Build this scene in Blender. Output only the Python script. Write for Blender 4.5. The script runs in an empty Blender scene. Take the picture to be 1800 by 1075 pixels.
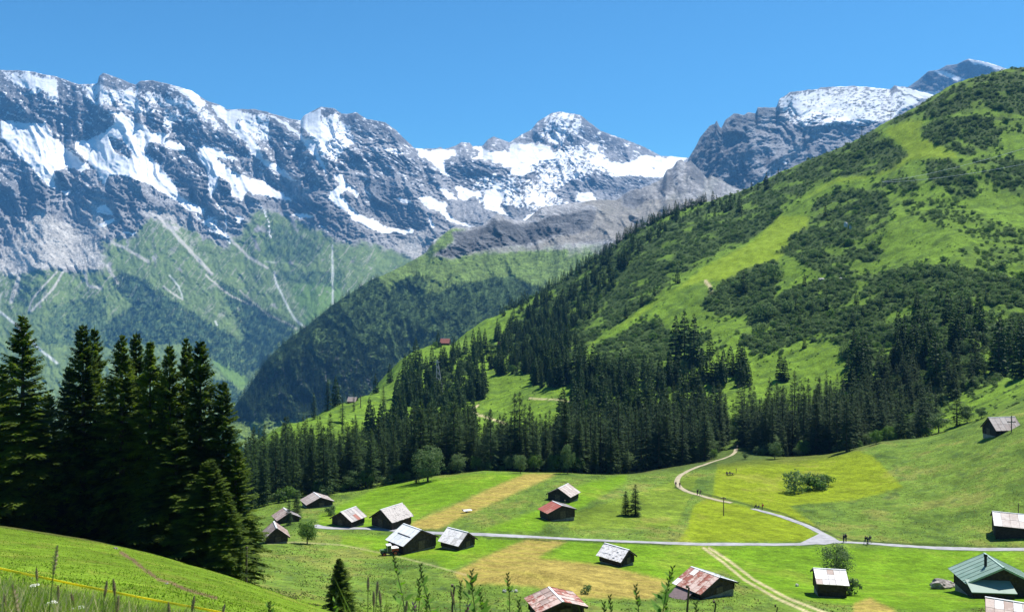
import bpy, math, random
import numpy as np
from mathutils import Vector, Matrix

# ------------------------------------------------------------------ camera, sky, sun, exposure
SC = bpy.context.scene
F = 1500.0          # focal length in photo pixels (photo is 1800 x 1075)
CX, HY = 900.0, 470.0
cam_d = bpy.data.cameras.new('camera'); cam = bpy.data.objects.new('camera', cam_d)
SC.collection.objects.link(cam); SC.camera = cam
cam.location = (0, 0, 0); cam.rotation_euler = (math.radians(90), 0, 0)
cam_d.sensor_width = 36.0; cam_d.lens = 36.0 * F / 1800.0
cam_d.shift_y = (HY - 537.5) / 1800.0
cam_d.clip_start = 0.1; cam_d.clip_end = 40000
cam_d.dof.use_dof = True; cam_d.dof.focus_distance = 220; cam_d.dof.aperture_fstop = 5.6

SUN_EL, SUN_AZ = 60.0, 50.0       # azimuth from +Y (view direction) towards +X (right)
w = bpy.data.worlds.new('World'); SC.world = w; w.use_nodes = True
nt = w.node_tree; nt.nodes.clear()
sky = nt.nodes.new('ShaderNodeTexSky'); sky.sky_type = 'NISHITA'; sky.sun_disc = False
sky.sun_elevation = math.radians(SUN_EL); sky.sun_rotation = math.radians(SUN_AZ)
sky.altitude = 1800; sky.air_density = 1.0; sky.dust_density = 1.0; sky.ozone_density = 2.2
hs = nt.nodes.new('ShaderNodeMixRGB'); hs.blend_type = 'MULTIPLY'; hs.inputs[0].default_value = 1; hs.inputs[2].default_value = (.47, .98, 1.08, 1)   # clear deep-blue mountain sky
bg = nt.nodes.new('ShaderNodeBackground'); bg.inputs['Strength'].default_value = 0.05
wo = nt.nodes.new('ShaderNodeOutputWorld')
gm = nt.nodes.new('ShaderNodeGamma'); gm.inputs['Gamma'].default_value = 1.2; nt.links.new(sky.outputs[0], gm.inputs[0]); nt.links.new(gm.outputs[0], hs.inputs[1]); nt.links.new(hs.outputs[0], bg.inputs[0]); nt.links.new(bg.outputs[0], wo.inputs[0])
sd = bpy.data.lights.new('sun', 'SUN'); sd.energy = 5.0; sd.angle = math.radians(0.5); sd.color = (1.0, 0.95, 0.87)
sun = bpy.data.objects.new('sun', sd); SC.collection.objects.link(sun)
ea, aa = math.radians(SUN_EL), math.radians(SUN_AZ)
sdir = Vector((math.sin(aa) * math.cos(ea), math.cos(aa) * math.cos(ea), math.sin(ea)))
sun.rotation_euler = sdir.to_track_quat('Z', 'Y').to_euler()
SC.view_settings.view_transform = 'Standard'; SC.view_settings.look = 'None'
SC.view_settings.exposure = 0.95; SC.view_settings.gamma = 1.0; SC.view_settings.use_curve_mapping = False
SC.cycles.max_bounces = 6; SC.cycles.diffuse_bounces = 2; SC.cycles.glossy_bounces = 2
SC.cycles.transparent_max_bounces = 6; SC.cycles.transmission_bounces = 3; SC.cycles.volume_bounces = 0
SC.cycles.use_denoising = True

rng = np.random.default_rng(7); random.seed(7)
YS = 0.85           # scale of the depths measured in the photograph

# ------------------------------------------------------------------ noise
def _h(ix, iy, s):
    n = (ix.astype(np.int64) * 374761393 + iy.astype(np.int64) * 668265263 + s * 974711) & 0xffffffff
    n = ((n ^ (n >> 13)) * 1274126177) & 0xffffffff
    n = ((n ^ (n >> 16)) * 2246822519) & 0xffffffff
    return (n ^ (n >> 15)) & 0xffffffff
def pn(x, y, s=0):
    ix = np.floor(x); iy = np.floor(y); fx = (x - ix).astype(np.float32); fy = (y - iy).astype(np.float32)
    ix = ix.astype(np.int64); iy = iy.astype(np.int64)
    u = fx * fx * fx * (fx * (fx * 6 - 15) + 10); v = fy * fy * fy * (fy * (fy * 6 - 15) + 10)
    def g(ax, ay):
        a = _h(ix + ax, iy + ay, s).astype(np.float32) * np.float32(2 * math.pi / 4294967296.0)
        return np.cos(a) * (fx - ax) + np.sin(a) * (fy - ay)
    n00, n10, n01, n11 = g(0, 0), g(1, 0), g(0, 1), g(1, 1)
    return ((n00 * (1 - u) + n10 * u) * (1 - v) + (n01 * (1 - u) + n11 * u) * v) * 1.5
def fbm(x, y, o=4, s=0, gain=0.5):
    r = 0; a = 1.0; t = 0
    for i in range(o):
        r = r + a * pn(x * 2 ** i, y * 2 ** i, s + i * 17); t += a; a *= gain
    return r / t
def ridged(x, y, o=5, s=0, gain=0.5):
    r = 0; a = 1.0; t = 0; wgt = 1.0
    for i in range(o):
        n = 1 - np.abs(pn(x * 2 ** i, y * 2 ** i, s + i * 31)); n = n * n
        r = r + a * n * wgt; wgt = np.clip(n * 1.4, 0, 1); t += a; a *= gain
    return r / t
def sst(x, a, b):
    t = np.clip((x - a) / (b - a), 0, 1); return t * t * (3 - 2 * t)
def lerp(a, b, t): return a + (b - a) * t

# ------------------------------------------------------------------ masks drawn in photo pixels
MW, MH, MX, MY = 2200, 1300, 200, 100
class Mask:
    def __init__(s): s.a = np.zeros((MH, MW), np.float32)
    def poly(s, pts, val=1.0, z=None):
        p = zp(pts, z); x = p[:, 0] + MX; y = p[:, 1] + MY
        x0, x1 = max(int(x.min()), 0), min(int(x.max()) + 2, MW); y0, y1 = max(int(y.min()), 0), min(int(y.max()) + 2, MH)
        if x1 <= x0 or y1 <= y0: return s
        gx, gy = np.meshgrid(np.arange(x0, x1) + .5, np.arange(y0, y1) + .5); ins = np.zeros(gx.shape, bool)
        n = len(x)
        for i in range(n):
            ax, ay, bx, by = x[i], y[i], x[(i + 1) % n], y[(i + 1) % n]
            if ay == by: continue
            c = ((ay > gy) != (by > gy)) & (gx < (bx - ax) * (gy - ay) / (by - ay) + ax); ins ^= c
        s.a[y0:y1, x0:x1][ins] = val
        return s
    def line(s, pts, w, val=1.0, z=None):
        p = zp(pts, z)
        for (ax, ay), (bx, by) in zip(p[:-1], p[1:]):
            x0, x1 = int(min(ax, bx) - w - 2 + MX), int(max(ax, bx) + w + 3 + MX); y0, y1 = int(min(ay, by) - w - 2 + MY), int(max(ay, by) + w + 3 + MY)
            x0, y0 = max(x0, 0), max(y0, 0); x1, y1 = min(x1, MW), min(y1, MH)
            if x1 <= x0 or y1 <= y0: continue
            gx, gy = np.meshgrid(np.arange(x0, x1) + .5 - MX, np.arange(y0, y1) + .5 - MY)
            dx, dy = bx - ax, by - ay; L = dx * dx + dy * dy + 1e-9
            t = np.clip(((gx - ax) * dx + (gy - ay) * dy) / L, 0, 1)
            d = np.hypot(gx - ax - t * dx, gy - ay - t * dy)
            m = np.clip(w / 2 + .5 - d, 0, 1) * val
            s.a[y0:y1, x0:x1] = np.maximum(s.a[y0:y1, x0:x1], m)
        return s
    def blur(s, r):
        k = np.exp(-0.5 * (np.arange(-int(3 * r), int(3 * r) + 1) / r) ** 2); k /= k.sum(); n = len(k) // 2
        for ax in (0, 1):
            pad = [(0, 0), (0, 0)]; pad[ax] = (n, n); b = np.pad(s.a, pad, mode='edge'); out = np.zeros_like(s.a)
            for i, kk in enumerate(k):
                out += kk * (b[i:i + MH, :] if ax == 0 else b[:, i:i + MW])
            s.a = out
        return s
    def at(s, px, py):
        x = np.clip(px + MX - .5, 0, MW - 1.01); y = np.clip(py + MY - .5, 0, MH - 1.01)
        ix = x.astype(int); iy = y.astype(int); fx = x - ix; fy = y - iy
        a = s.a
        return (a[iy, ix] * (1 - fx) + a[iy, ix + 1] * fx) * (1 - fy) + (a[iy + 1, ix] * (1 - fx) + a[iy + 1, ix + 1] * fx) * fy
ZO = {'1': (0, 80), '2': (500, 150), '3': (900, 80), '4': (1200, 80), '5': (0, 350), '6': (400, 380), '7': (900, 380), '8': (1200, 380),
      'a': (0, 715), 'b': (400, 715), 'c': (800, 715), 'd': (1200, 715)}
def zp(pts, z=None):
    p = np.array(pts, float).reshape(-1, 2)
    if z is None: return p
    return p / (1792 / 600.0) + np.array(ZO[z])
def masks(*items):
    m = Mask()
    for z, pts in items: m.poly(pts, 1.0, z)
    return m

# ------------------------------------------------------------------ mesh helpers
COL = SC.collection
def link(me, name, parent=None, mat=None, **props):
    o = bpy.data.objects.new(name, me); COL.objects.link(o)
    if parent is not None: o.parent = parent
    if mat is not None and me is not None and not me.materials: me.materials.append(mat)
    for k, v in props.items(): o[k] = v
    return o
def mesh_np(name, V, Q, mats=(), smooth=True, mi=None):
    """V (n,3); Q (m,4) or (m,3) index array"""
    me = bpy.data.meshes.new(name); V = np.asarray(V, np.float32); Q = np.asarray(Q, np.int32); k = Q.shape[1]
    me.vertices.add(len(V)); me.vertices.foreach_set('co', V.ravel())
    me.loops.add(Q.size); me.loops.foreach_set('vertex_index', Q.ravel())
    me.polygons.add(len(Q)); me.polygons.foreach_set('loop_start', np.arange(0, Q.size, k, dtype=np.int32))
    try: me.polygons.foreach_set('loop_total', np.full(len(Q), k, np.int32))
    except Exception: pass
    for m in mats: me.materials.append(m)
    if mi is not None: me.polygons.foreach_set('material_index', np.asarray(mi, np.int32))
    me.polygons.foreach_set('use_smooth', np.full(len(Q), smooth, bool))
    me.update(calc_edges=True); me.validate()
    return me
def grid_quads(nr, nc, off=0):
    i = np.arange(nr * nc).reshape(nr, nc) + off
    return np.stack([i[:-1, :-1], i[:-1, 1:], i[1:, 1:], i[1:, :-1]], -1).reshape(-1, 4)
def set_attr(me, name, a):
    at = me.attributes.new(name, 'FLOAT_COLOR', 'POINT')
    c = np.ones((len(me.vertices), 4), np.float32); c[:, :3] = a.reshape(-1, 3); at.data.foreach_set('color', c.ravel())
def set_f(me, name, a):
    at = me.attributes.new(name, 'FLOAT', 'POINT'); at.data.foreach_set('value', np.asarray(a, np.float32).ravel())

# ------------------------------------------------------------------ materials
def new_mat(name):
    m = bpy.data.materials.new(name); m.use_nodes = True; n = m.node_tree; n.nodes.clear()
    out = n.nodes.new('ShaderNodeOutputMaterial'); b = n.nodes.new('ShaderNodeBsdfPrincipled')
    n.links.new(b.outputs[0], out.inputs[0]); b.inputs['Roughness'].default_value = 0.9
    b.inputs['Specular IOR Level'].default_value = 0.15
    return m, n, b
def nd(n, t, **kw):
    x = n.nodes.new(t)
    for k, v in kw.items():
        if hasattr(x, k): setattr(x, k, v)
        else: x.inputs[k.replace('_', ' ')].default_value = v
    return x
def simple(name, col, rough=0.85, var=0.25, scale=3.0, bump=0.0, metallic=0.0, rand=0.0, spec=0.2):
    """one base colour broken up by object-space noise"""
    m, n, b = new_mat(name); tc = nd(n, 'ShaderNodeTexCoord'); no = nd(n, 'ShaderNodeTexNoise'); no.inputs['Scale'].default_value = scale
    no.inputs['Detail'].default_value = 6; n.links.new(tc.outputs['Object'], no.inputs['Vector'])
    mp = nd(n, 'ShaderNodeMapRange'); mp.inputs['From Min'].default_value = .3; mp.inputs['From Max'].default_value = .7
    mp.inputs['To Min'].default_value = 1 - var; mp.inputs['To Max'].default_value = 1 + var; n.links.new(no.outputs[0], mp.inputs[0])
    mx = nd(n, 'ShaderNodeVectorMath', operation='SCALE'); mx.inputs[0].default_value = col
    if rand > 0:
        oi = nd(n, 'ShaderNodeObjectInfo'); mr = nd(n, 'ShaderNodeMapRange'); mr.inputs['To Min'].default_value = 1 - rand; mr.inputs['To Max'].default_value = 1 + rand
        n.links.new(oi.outputs['Random'], mr.inputs[0]); mm = nd(n, 'ShaderNodeMath', operation='MULTIPLY')
        n.links.new(mp.outputs[0], mm.inputs[0]); n.links.new(mr.outputs[0], mm.inputs[1]); n.links.new(mm.outputs[0], mx.inputs['Scale'])
    else: n.links.new(mp.outputs[0], mx.inputs['Scale'])
    n.links.new(mx.outputs[0], b.inputs['Base Color'])
    b.inputs['Roughness'].default_value = rough; b.inputs['Metallic'].default_value = metallic; b.inputs['Specular IOR Level'].default_value = spec
    if bump > 0:
        bp = nd(n, 'ShaderNodeBump'); bp.inputs['Distance'].default_value = bump; bp.inputs['Strength'].default_value = 1.0
        n.links.new(no.outputs[0], bp.inputs['Height']); n.links.new(bp.outputs[0], b.inputs['Normal'])
    return m
def ground_mat(name, scales, amps, bumps, rough=0.95):
    """albedo from the attribute 'tint', broken up by world-space noises of given wavelengths (m)"""
    m, n, b = new_mat(name); g = nd(n, 'ShaderNodeNewGeometry')
    at = nd(n, 'ShaderNodeAttribute', attribute_name='tint'); fac = None; h = None
    det = nd(n, 'ShaderNodeAttribute', attribute_name='rough')
    for s, a, bmp in zip(scales, amps, bumps):
        no = nd(n, 'ShaderNodeTexNoise'); no.inputs['Scale'].default_value = 1.0 / s; no.inputs['Detail'].default_value = 5; no.inputs['Roughness'].default_value = .62
        n.links.new(g.outputs['Position'], no.inputs['Vector'])
        mp = nd(n, 'ShaderNodeMapRange'); mp.inputs['From Min'].default_value = .28; mp.inputs['From Max'].default_value = .72
        mp.inputs['To Min'].default_value = -a; mp.inputs['To Max'].default_value = a; n.links.new(no.outputs[0], mp.inputs[0])
        mu = nd(n, 'ShaderNodeMath', operation='MULTIPLY_ADD'); n.links.new(mp.outputs[0], mu.inputs[0]); n.links.new(det.outputs['Fac'], mu.inputs[1]); mu.inputs[2].default_value = 1.0
        if fac is None: fac = mu.outputs[0]
        else:
            x = nd(n, 'ShaderNodeMath', operation='MULTIPLY'); n.links.new(fac, x.inputs[0]); n.links.new(mu.outputs[0], x.inputs[1]); fac = x.outputs[0]
        if bmp > 0:
            bp = nd(n, 'ShaderNodeBump'); bp.inputs['Distance'].default_value = bmp; n.links.new(no.outputs[0], bp.inputs['Height'])
            n.links.new(det.outputs['Fac'], bp.inputs['Strength'])
            if h is not None: n.links.new(h, bp.inputs['Normal'])
            h = bp.outputs[0]
    vm = nd(n, 'ShaderNodeVectorMath', operation='SCALE'); n.links.new(at.outputs['Color'], vm.inputs[0]); n.links.new(fac, vm.inputs['Scale'])
    n.links.new(vm.outputs[0], b.inputs['Base Color'])
    if h is not None: n.links.new(h, b.inputs['Normal'])
    b.inputs['Roughness'].default_value = rough; b.inputs['Specular IOR Level'].default_value = 0.08
    return m
# ------------------------------------------------------------------ far mountains: relief surfaces with real depth
def interp(pts, x):
    p = np.array(pts, float); return np.interp(x, p[:, 0], p[:, 1])

SNOW = masks(
 ('1', [0,395,110,400,245,415,265,470,350,540,390,580,420,600,470,640,430,660,360,640,280,660,290,700,290,760,255,740,190,670,150,620,80,570,20,500,0,500]),
 ('1', [390,500,460,495,545,455,600,410,600,360,560,350,640,350,700,390,760,420,800,455,900,465,870,490,975,530,975,555,900,550,830,510,780,500,755,570,800,590,850,650,900,700,950,790,1070,860,1080,890,1000,870,930,820,860,780,760,720,690,690,640,680,570,680,550,740,530,700,490,640,450,600,400,560]),
 ('1', [1040,530,1080,520,1200,570,1260,605,1150,590,1130,600,1200,640,1290,690,1380,710,1450,760,1540,810,1490,815,1400,790,1300,770,1270,810,1220,790,1210,720,1150,680,1135,740,1110,800,1095,760,1090,650,1045,600]),
 ('1', [1110,310,1160,315,1200,340,1270,335,1250,380,1240,420,1320,480,1350,520,1380,590,1450,620,1480,650,1570,720,1500,690,1400,640,1350,590,1290,530,1300,510,1230,460,1180,400,1130,350]),
 ('1', [880,200,1010,238,1075,290,1080,320,1050,320,1000,280,940,240]),
 ('1', [140,150,200,165,300,180,305,270,260,260,210,220,170,200]),
 ('1', [1400,355,1500,400,1590,480,1640,540,1700,640,1715,670,1690,640,1640,570,1560,470,1480,410,1420,375]),
 ('1', [1600,375,1690,325,1680,400,1740,450,1760,490,1700,500,1740,570,1700,540,1660,450,1600,420]),
 ('1', [320,765,370,760,370,780,340,785]), ('1', [505,850,550,835,600,880,590,890,520,880]), ('1', [510,940,590,900,600,920,540,960]),
 ('1', [1240,890,1280,900,1250,940]), ('1', [1530,880,1640,890,1640,905,1560,900]), ('5', [640,170,720,175,700,188,650,185]),
 ('2', [100,160,185,120,190,190,250,230,270,280,220,290,240,370,190,290,130,250,70,200,60,190]),
 ('2', [80,270,150,290,180,360,215,430,220,470,180,400,130,330]), ('2', [500,320,600,350,670,350,600,362,520,338]), ('2', [415,320,470,330,460,345]),
 ('2', [260,465,300,460,330,510,380,550,390,590,330,550,290,570,350,640,400,680,480,710,560,750,680,760,675,785,600,770,520,780,440,750,360,700,290,640,230,590,240,560,285,520]),
 ('2', [680,330,760,340,900,335,900,370,830,400,850,450,880,490,820,460,780,410,720,380]),
 ('2', [980,315,1040,325,1060,345,1180,345,1200,300,1250,310,1330,310,1390,310,1410,350,1440,385,1380,395,1320,400,1290,430,1300,460,1230,475,1180,470,1190,440,1120,410,1040,390,990,385,1030,350]),
 ('2', [1600,310,1640,320,1655,365,1600,350]), ('2', [1595,390,1650,385,1720,410,1792,420,1792,480,1720,480,1710,450,1650,420]),
 ('3', [400,590,460,590,530,610,580,620,640,600,700,575,780,583,930,583,900,610,840,660,790,690,740,695,700,690,600,680,530,695,510,640,420,620]),
 ('2', [700,590,740,575,850,620,850,660,900,710,1000,740,940,745,850,700,800,660,740,640]), ('2', [890,525,960,535,1030,570,1040,590,980,590,940,610,910,580]),
 ('2', [1060,555,1100,540,1110,510,1150,510,1110,550,1165,550,1150,600,1130,630,1185,690,1130,670,1050,650,1040,600]),
 ('2', [1280,540,1320,570,1385,625,1350,640,1310,600]), ('2', [1370,545,1420,580,1400,600]), ('2', [1540,570,1600,555,1640,590,1640,610,1560,620,1530,600]),
 ('2', [1250,700,1320,665,1320,680,1270,720]), ('2', [790,530,850,545,910,600,860,600,820,560]), ('2', [570,590,620,585,680,630,620,620]),
 ('2', [400,525,455,575,430,570]), ('2', [420,610,450,610,440,625]), ('2', [760,680,790,740,770,745,755,700]),
 ('4', [575,300,660,250,720,235,830,212,990,212,1090,235,1200,270,1240,300,1150,340,1080,400,1000,400,900,390,820,400,760,370,700,350,640,400,600,360,570,320]),
 ('4', [1120,210,1210,232,1350,245,1290,280,1220,270,1160,250]), ('4', [500,600,575,620,560,628]),
 ('4', [1500,66,1600,88,1775,142,1700,150,1600,112,1520,88]), ('4', [1310,135,1360,130,1440,160,1525,190,1440,185,1380,165]),
)
for zz, pts in (('1', [570,480,640,490,690,560,680,590,600,560]), ('1', [560,350,560,440,480,400])): SNOW.poly(pts, 0, zz)
for pts in ([1350,820,1390,870,1410,930,1425,1010], [1140,830,1190,880,1180,1000]): SNOW.line(pts, 2.4, .8, '1')
SNOW.line([50,680,150,690], 2, .8, '2'); SNOW.line([180,740,240,765], 2, .8, '2')
STREAK = masks(('1', [420,205,510,200,560,230,640,240,705,215,720,260,740,330,850,340,950,350,1040,400,1010,420,930,380,900,460,840,360,700,350,620,300,520,320,470,290]),
 ('1', [20,135,140,140,300,180,310,300,200,260,60,200]), ('1', [720,240,1050,300,1180,440,1120,430,1000,330,780,300]),
 ('1', [1240,350,1400,360,1420,500,1300,480,1230,420]), ('1', [1590,400,1792,350,1792,620,1700,600]),
 ('2', [1370,150,1440,140,1560,160,1560,240,1500,260,1440,330,1330,260]),
 ('2', [230,200,340,200,360,320,250,380]), ('2', [1000,480,1250,470,1450,560,1500,640,1300,660,980,600]),
 ('4', [480,260,700,230,1000,360,1020,420,860,420,620,430,480,340]), ('3', [130,560,460,500,520,640,200,760,60,640]),
 ('1', [1000,880,1120,900,1240,1060,1150,1000])).blur(4)
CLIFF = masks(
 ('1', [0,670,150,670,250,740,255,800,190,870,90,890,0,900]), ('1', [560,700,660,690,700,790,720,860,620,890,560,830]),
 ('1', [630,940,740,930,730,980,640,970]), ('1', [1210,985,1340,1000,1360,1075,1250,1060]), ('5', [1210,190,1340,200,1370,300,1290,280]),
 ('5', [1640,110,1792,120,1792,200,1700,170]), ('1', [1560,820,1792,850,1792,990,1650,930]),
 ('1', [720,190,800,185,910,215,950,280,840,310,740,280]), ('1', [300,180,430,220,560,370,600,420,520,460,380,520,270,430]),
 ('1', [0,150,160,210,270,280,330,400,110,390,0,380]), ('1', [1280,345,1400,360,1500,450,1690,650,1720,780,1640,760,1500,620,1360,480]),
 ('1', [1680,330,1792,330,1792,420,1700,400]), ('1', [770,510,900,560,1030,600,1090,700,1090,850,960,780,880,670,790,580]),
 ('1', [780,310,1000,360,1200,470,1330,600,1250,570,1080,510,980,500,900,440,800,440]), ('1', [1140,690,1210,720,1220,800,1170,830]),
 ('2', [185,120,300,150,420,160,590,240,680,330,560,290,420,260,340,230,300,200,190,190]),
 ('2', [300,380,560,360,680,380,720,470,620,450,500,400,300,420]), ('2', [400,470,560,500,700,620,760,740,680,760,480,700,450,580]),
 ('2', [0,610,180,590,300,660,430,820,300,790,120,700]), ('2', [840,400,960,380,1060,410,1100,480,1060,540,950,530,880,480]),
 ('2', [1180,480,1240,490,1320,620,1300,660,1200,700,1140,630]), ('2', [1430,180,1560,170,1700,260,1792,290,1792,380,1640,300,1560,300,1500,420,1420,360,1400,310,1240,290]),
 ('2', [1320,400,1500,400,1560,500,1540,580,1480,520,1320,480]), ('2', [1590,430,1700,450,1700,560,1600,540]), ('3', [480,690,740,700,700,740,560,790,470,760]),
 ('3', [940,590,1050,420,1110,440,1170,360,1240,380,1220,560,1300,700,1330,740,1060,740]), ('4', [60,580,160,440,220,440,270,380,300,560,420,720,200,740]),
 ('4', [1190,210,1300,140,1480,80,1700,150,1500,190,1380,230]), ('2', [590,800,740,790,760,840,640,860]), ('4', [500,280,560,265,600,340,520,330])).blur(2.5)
GRASS = masks(('5', [60,400,250,360,400,385,550,370,540,215,700,200,790,90,1000,150,1180,260,1330,350,1400,330,1260,190,1330,60,1450,60,1600,130,1660,150,1792,230,1792,1500,0,1500,0,760,40,560]),
 ('5', [-400,300,60,400,0,1500,-500,1500]), ('6', [0,100,160,110,540,150,740,140,880,180,1000,240,900,400,0,900])).blur(4)
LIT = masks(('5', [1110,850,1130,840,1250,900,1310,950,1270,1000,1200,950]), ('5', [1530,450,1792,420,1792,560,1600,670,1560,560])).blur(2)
FOR_L = masks(('5', [570,440,640,380,760,420,880,510,1000,580,1100,650,1300,760,1340,850,1280,930,1130,850,1000,760,560,760,560,650,700,560,620,480]),
 ('5', [1140,420,1200,450,1330,540,1560,680,1400,820,1300,780,1250,640,1190,540]), ('5', [1110,940,1210,960,1270,1010,1250,1075,1130,1075]),
 ('5', [1000,700,1400,800,1440,870,1330,900,1000,800]))
SHR_L = masks(('5', [280,560,560,500,560,700,700,780,200,760]), ('5', [60,400,160,400,160,560,60,540]), ('5', [190,440,240,470,200,540,160,530]),
 ('5', [1420,380,1792,380,1792,470,1480,430]), ('5', [1400,100,1700,250,1650,320,1500,330,1380,300]), ('5', [1560,650,1500,800,1300,800,1200,560,1330,600]))
SCREE = masks(('5', [200,60,520,220,560,370,250,350,60,400,0,560,-60,560,0,300]), ('5', [760,60,900,60,1110,330,1060,310]), ('5', [1560,570,1440,440,1420,370,1460,380,1510,480,1620,650]),
 ('5', [480,0,560,130,560,200,480,180]), ('6', [880,150,1060,60,1000,230,960,200])).blur(3)
WATER = Mask()
for z, pts, wd in (('5', [1440,380,1450,440,1490,520,1540,620,1600,672], 3.2), ('5', [1745,240,1742,400,1750,550], 2.2), ('5', [890,400,940,460,960,520], 2.6),
                   ('5', [0,590,90,660,140,720,200,780,300,860], 4.5), ('5', [1130,640,1140,660], 3), ('6', [548,160,556,280,548,460], 2.0), ('5', [1390,325,1450,335], 1.5)):
    WATER.line(pts, wd, 1.0, z)
GUL = Mask()
for z, pts, wd in (('5', [130,270,100,400,60,540], 7), ('5', [350,350,280,470,160,590], 4), ('5', [300,380,170,520,150,590], 3), ('5', [560,350,620,440], 5),
                   ('5', [870,130,960,230,1110,390], 6), ('5', [820,80,930,200,1100,370], 4), ('5', [570,215,700,280,780,330], 5), ('5', [1260,480,1400,600,1560,680], 2.5),
                   ('5', [1080,400,1200,500,1330,560], 3), ('5', [440,370,460,450,530,470], 5), ('5', [1150,140,1300,300,1400,360], 5), ('5', [860,460,960,530], 3)):
    GUL.line(pts, wd, 1.0, z)
SNOW.blur(0.8)

CL4 = masks(('2', [780,890,880,800,870,760,1040,740,1100,685,1180,710,1280,725,1370,660,1600,625,1640,640,1610,750,1530,780,1400,790,1290,830,1100,850,960,880,880,910]),
 ('3', [775,720,840,660,900,700,860,760,780,760]) , ('3', [580,780,640,760,700,810,640,860,580,840]), ('3', [770,700,830,660,830,740,790,760]), ('3', [860,730,910,750,900,780,860,770]),
 ('6', [100,930,330,720,520,700,860,760,800,900,500,1000,100,1075])).blur(1.5)
def sheet(name, sil, bot, yb, yt, x0, x1, step, nr, amp, rough_sil, seed, aniso=(1.0, 1.0, 0.0), colour=None, back=(250, 900, 2600), steepfn=None, floor=-1000.0, mat=None):
    px = np.arange(x0, x1 + step, step); nc = len(px)
    top = interp(sil, px) + fbm(px / 22.0, px * 0 + seed, 5, seed, .6) * rough_sil * (1 + 2.2 * sst(px, 1090, 1120) * (name == 'forested_spur'))
    bt = np.maximum(interp(bot, px), top + 8)
    v = np.linspace(0, 1, nr)[:, None]
    PX = np.repeat(px[None, :], nr, 0)
    kt = np.exp(-.5 * (np.arange(-40, 41) / 16.0) ** 2); kt /= kt.sum(); tops = np.convolve(np.pad(top, 40, mode='edge'), kt, 'valid')
    # the jags of the skyline fade out below it
    PY = bt[None, :] + (tops - bt)[None, :] * v + (top - tops)[None, :] * sst(v, .72, 1.0)
    S = steepfn(PX, PY)
    I = np.cumsum(S, 0); I = (I - I[:1]) / (I[-1:] - I[:1])
    # smooth a little sideways so that neighbouring columns agree
    k = np.exp(-.5 * (np.arange(-28, 29) / 12.0) ** 2); k /= k.sum()
    Ip = np.pad(I, ((0, 0), (28, 28)), mode='edge'); I = sum(k[i] * Ip[:, i:i + nc] for i in range(57))
    I = .45 * I + .55 * v
    Yd = interp(yb, px)[None, :] + (interp(yt, px) - interp(yb, px))[None, :] * I
    a, b, th = aniso; c, s = math.cos(th), math.sin(th)
    U = (PX * c + PY * s); W = (-PX * s + PY * c)
    wx = fbm(PX / 90, PY / 90, 3, seed + 5) * 26; wy = fbm(PX / 90, PY / 90, 3, seed + 9) * 26
    sn = SNOW.at(PX + 0, PY)
    R = ridged((U + wx) / (70 * a), (W + wy) / (70 * b), 6, seed + 1, .55) - .45
    R2 = fbm((U + wx) / 11, (W + wy) / (11 * b / a), 4, seed + 3, .6)
    gr = GRASS.at(PX, PY) if name != 'forested_spur' else G4.at(PX, PY) * 0
    if name == 'mountain_range': gr = np.maximum(gr, SCREE.at(PX, PY) * .8)
    damp = np.minimum(1, (1 - .85 * sn)) * (1 - .55 * gr)
    stra = (1 - gr) ** 2 * (1 if name != 'forested_spur' else np.maximum(CL4.at(PX, PY), sst(PX, 1040, 1090) * 1.6 * (PY < 350))) * sst(fbm(PX / 120, PY / 60, 2, seed + 8), -.4, .3)
    fade = np.minimum(1, v * 6) * np.clip((1 - v) * 8, .15, 1)
    lowf = (1 - .6 * sst(PY, 310, 400)) if name == 'mountain_range' else (1 + 1.6 * sst(PX, 1040, 1110) if name == 'forested_spur' else 1.0)
    Yd = Yd - (R * amp * lowf * (1 - .5 * sn) * (1 - .75 * gr) + R2 * amp * .25 * damp + fbm(PX / 3.4, PY / 4.2, 3, seed + 4, .7) * amp * .09 * damp + fbm((PX + wx) / 55, (PY - .32 * PX + wy * .9) / 6.0, 4, seed + 6, .6) * amp * .24 * damp * stra) * fade
    X = (PX - CX) / F * Yd; Z = -(PY - HY) / F * Yd
    rows = [np.stack([X, Yd, Z], -1)]
    last = rows[0][-1]
    for j, dy in enumerate(back):          # the far side of the range
        r = last.copy(); r[:, 0] += last[:, 0] / last[:, 1] * dy * .5; r[:, 1] += dy; r[:, 2] -= dy * (.55 + .25 * j) + 60 * (j + 1) * (1 + fbm(px / 40, px * 0 + j, 3, seed + j)); rows.append(r[None])
    r = rows[-1][-1].copy(); r[:, 2] = floor; rows.append(r[None])
    r = rows[0][0].copy(); r[:, 2] = floor; r[:, 1] -= 60; rows.insert(0, r[None])
    V = np.concatenate(rows, 0); n = V.shape[0]
    Vn = V.reshape(-1, 3); Q = grid_quads(n, nc)
    sl = [0] + list(range(nr)) + [nr - 1] * (n - nr - 1)
    C, rg = colour(PX, PY, Yd)
    me = mesh_np(name, Vn, Q, (mat,), smooth=True)
    set_attr(me, 'tint', C[sl]); set_f(me, 'rough', rg[sl])
    o = link(me, name, kind='structure')
    return dict(o=o, PX=PX, PY=PY, X=X, Y=Yd, Z=Z, nr=nr, nc=nc)
def A(*c): return np.array(c, np.float32)
def mixc(c, k, m): return c + (np.asarray(k, np.float32) - c) * np.clip(m, 0, 1)[..., None]

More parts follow.
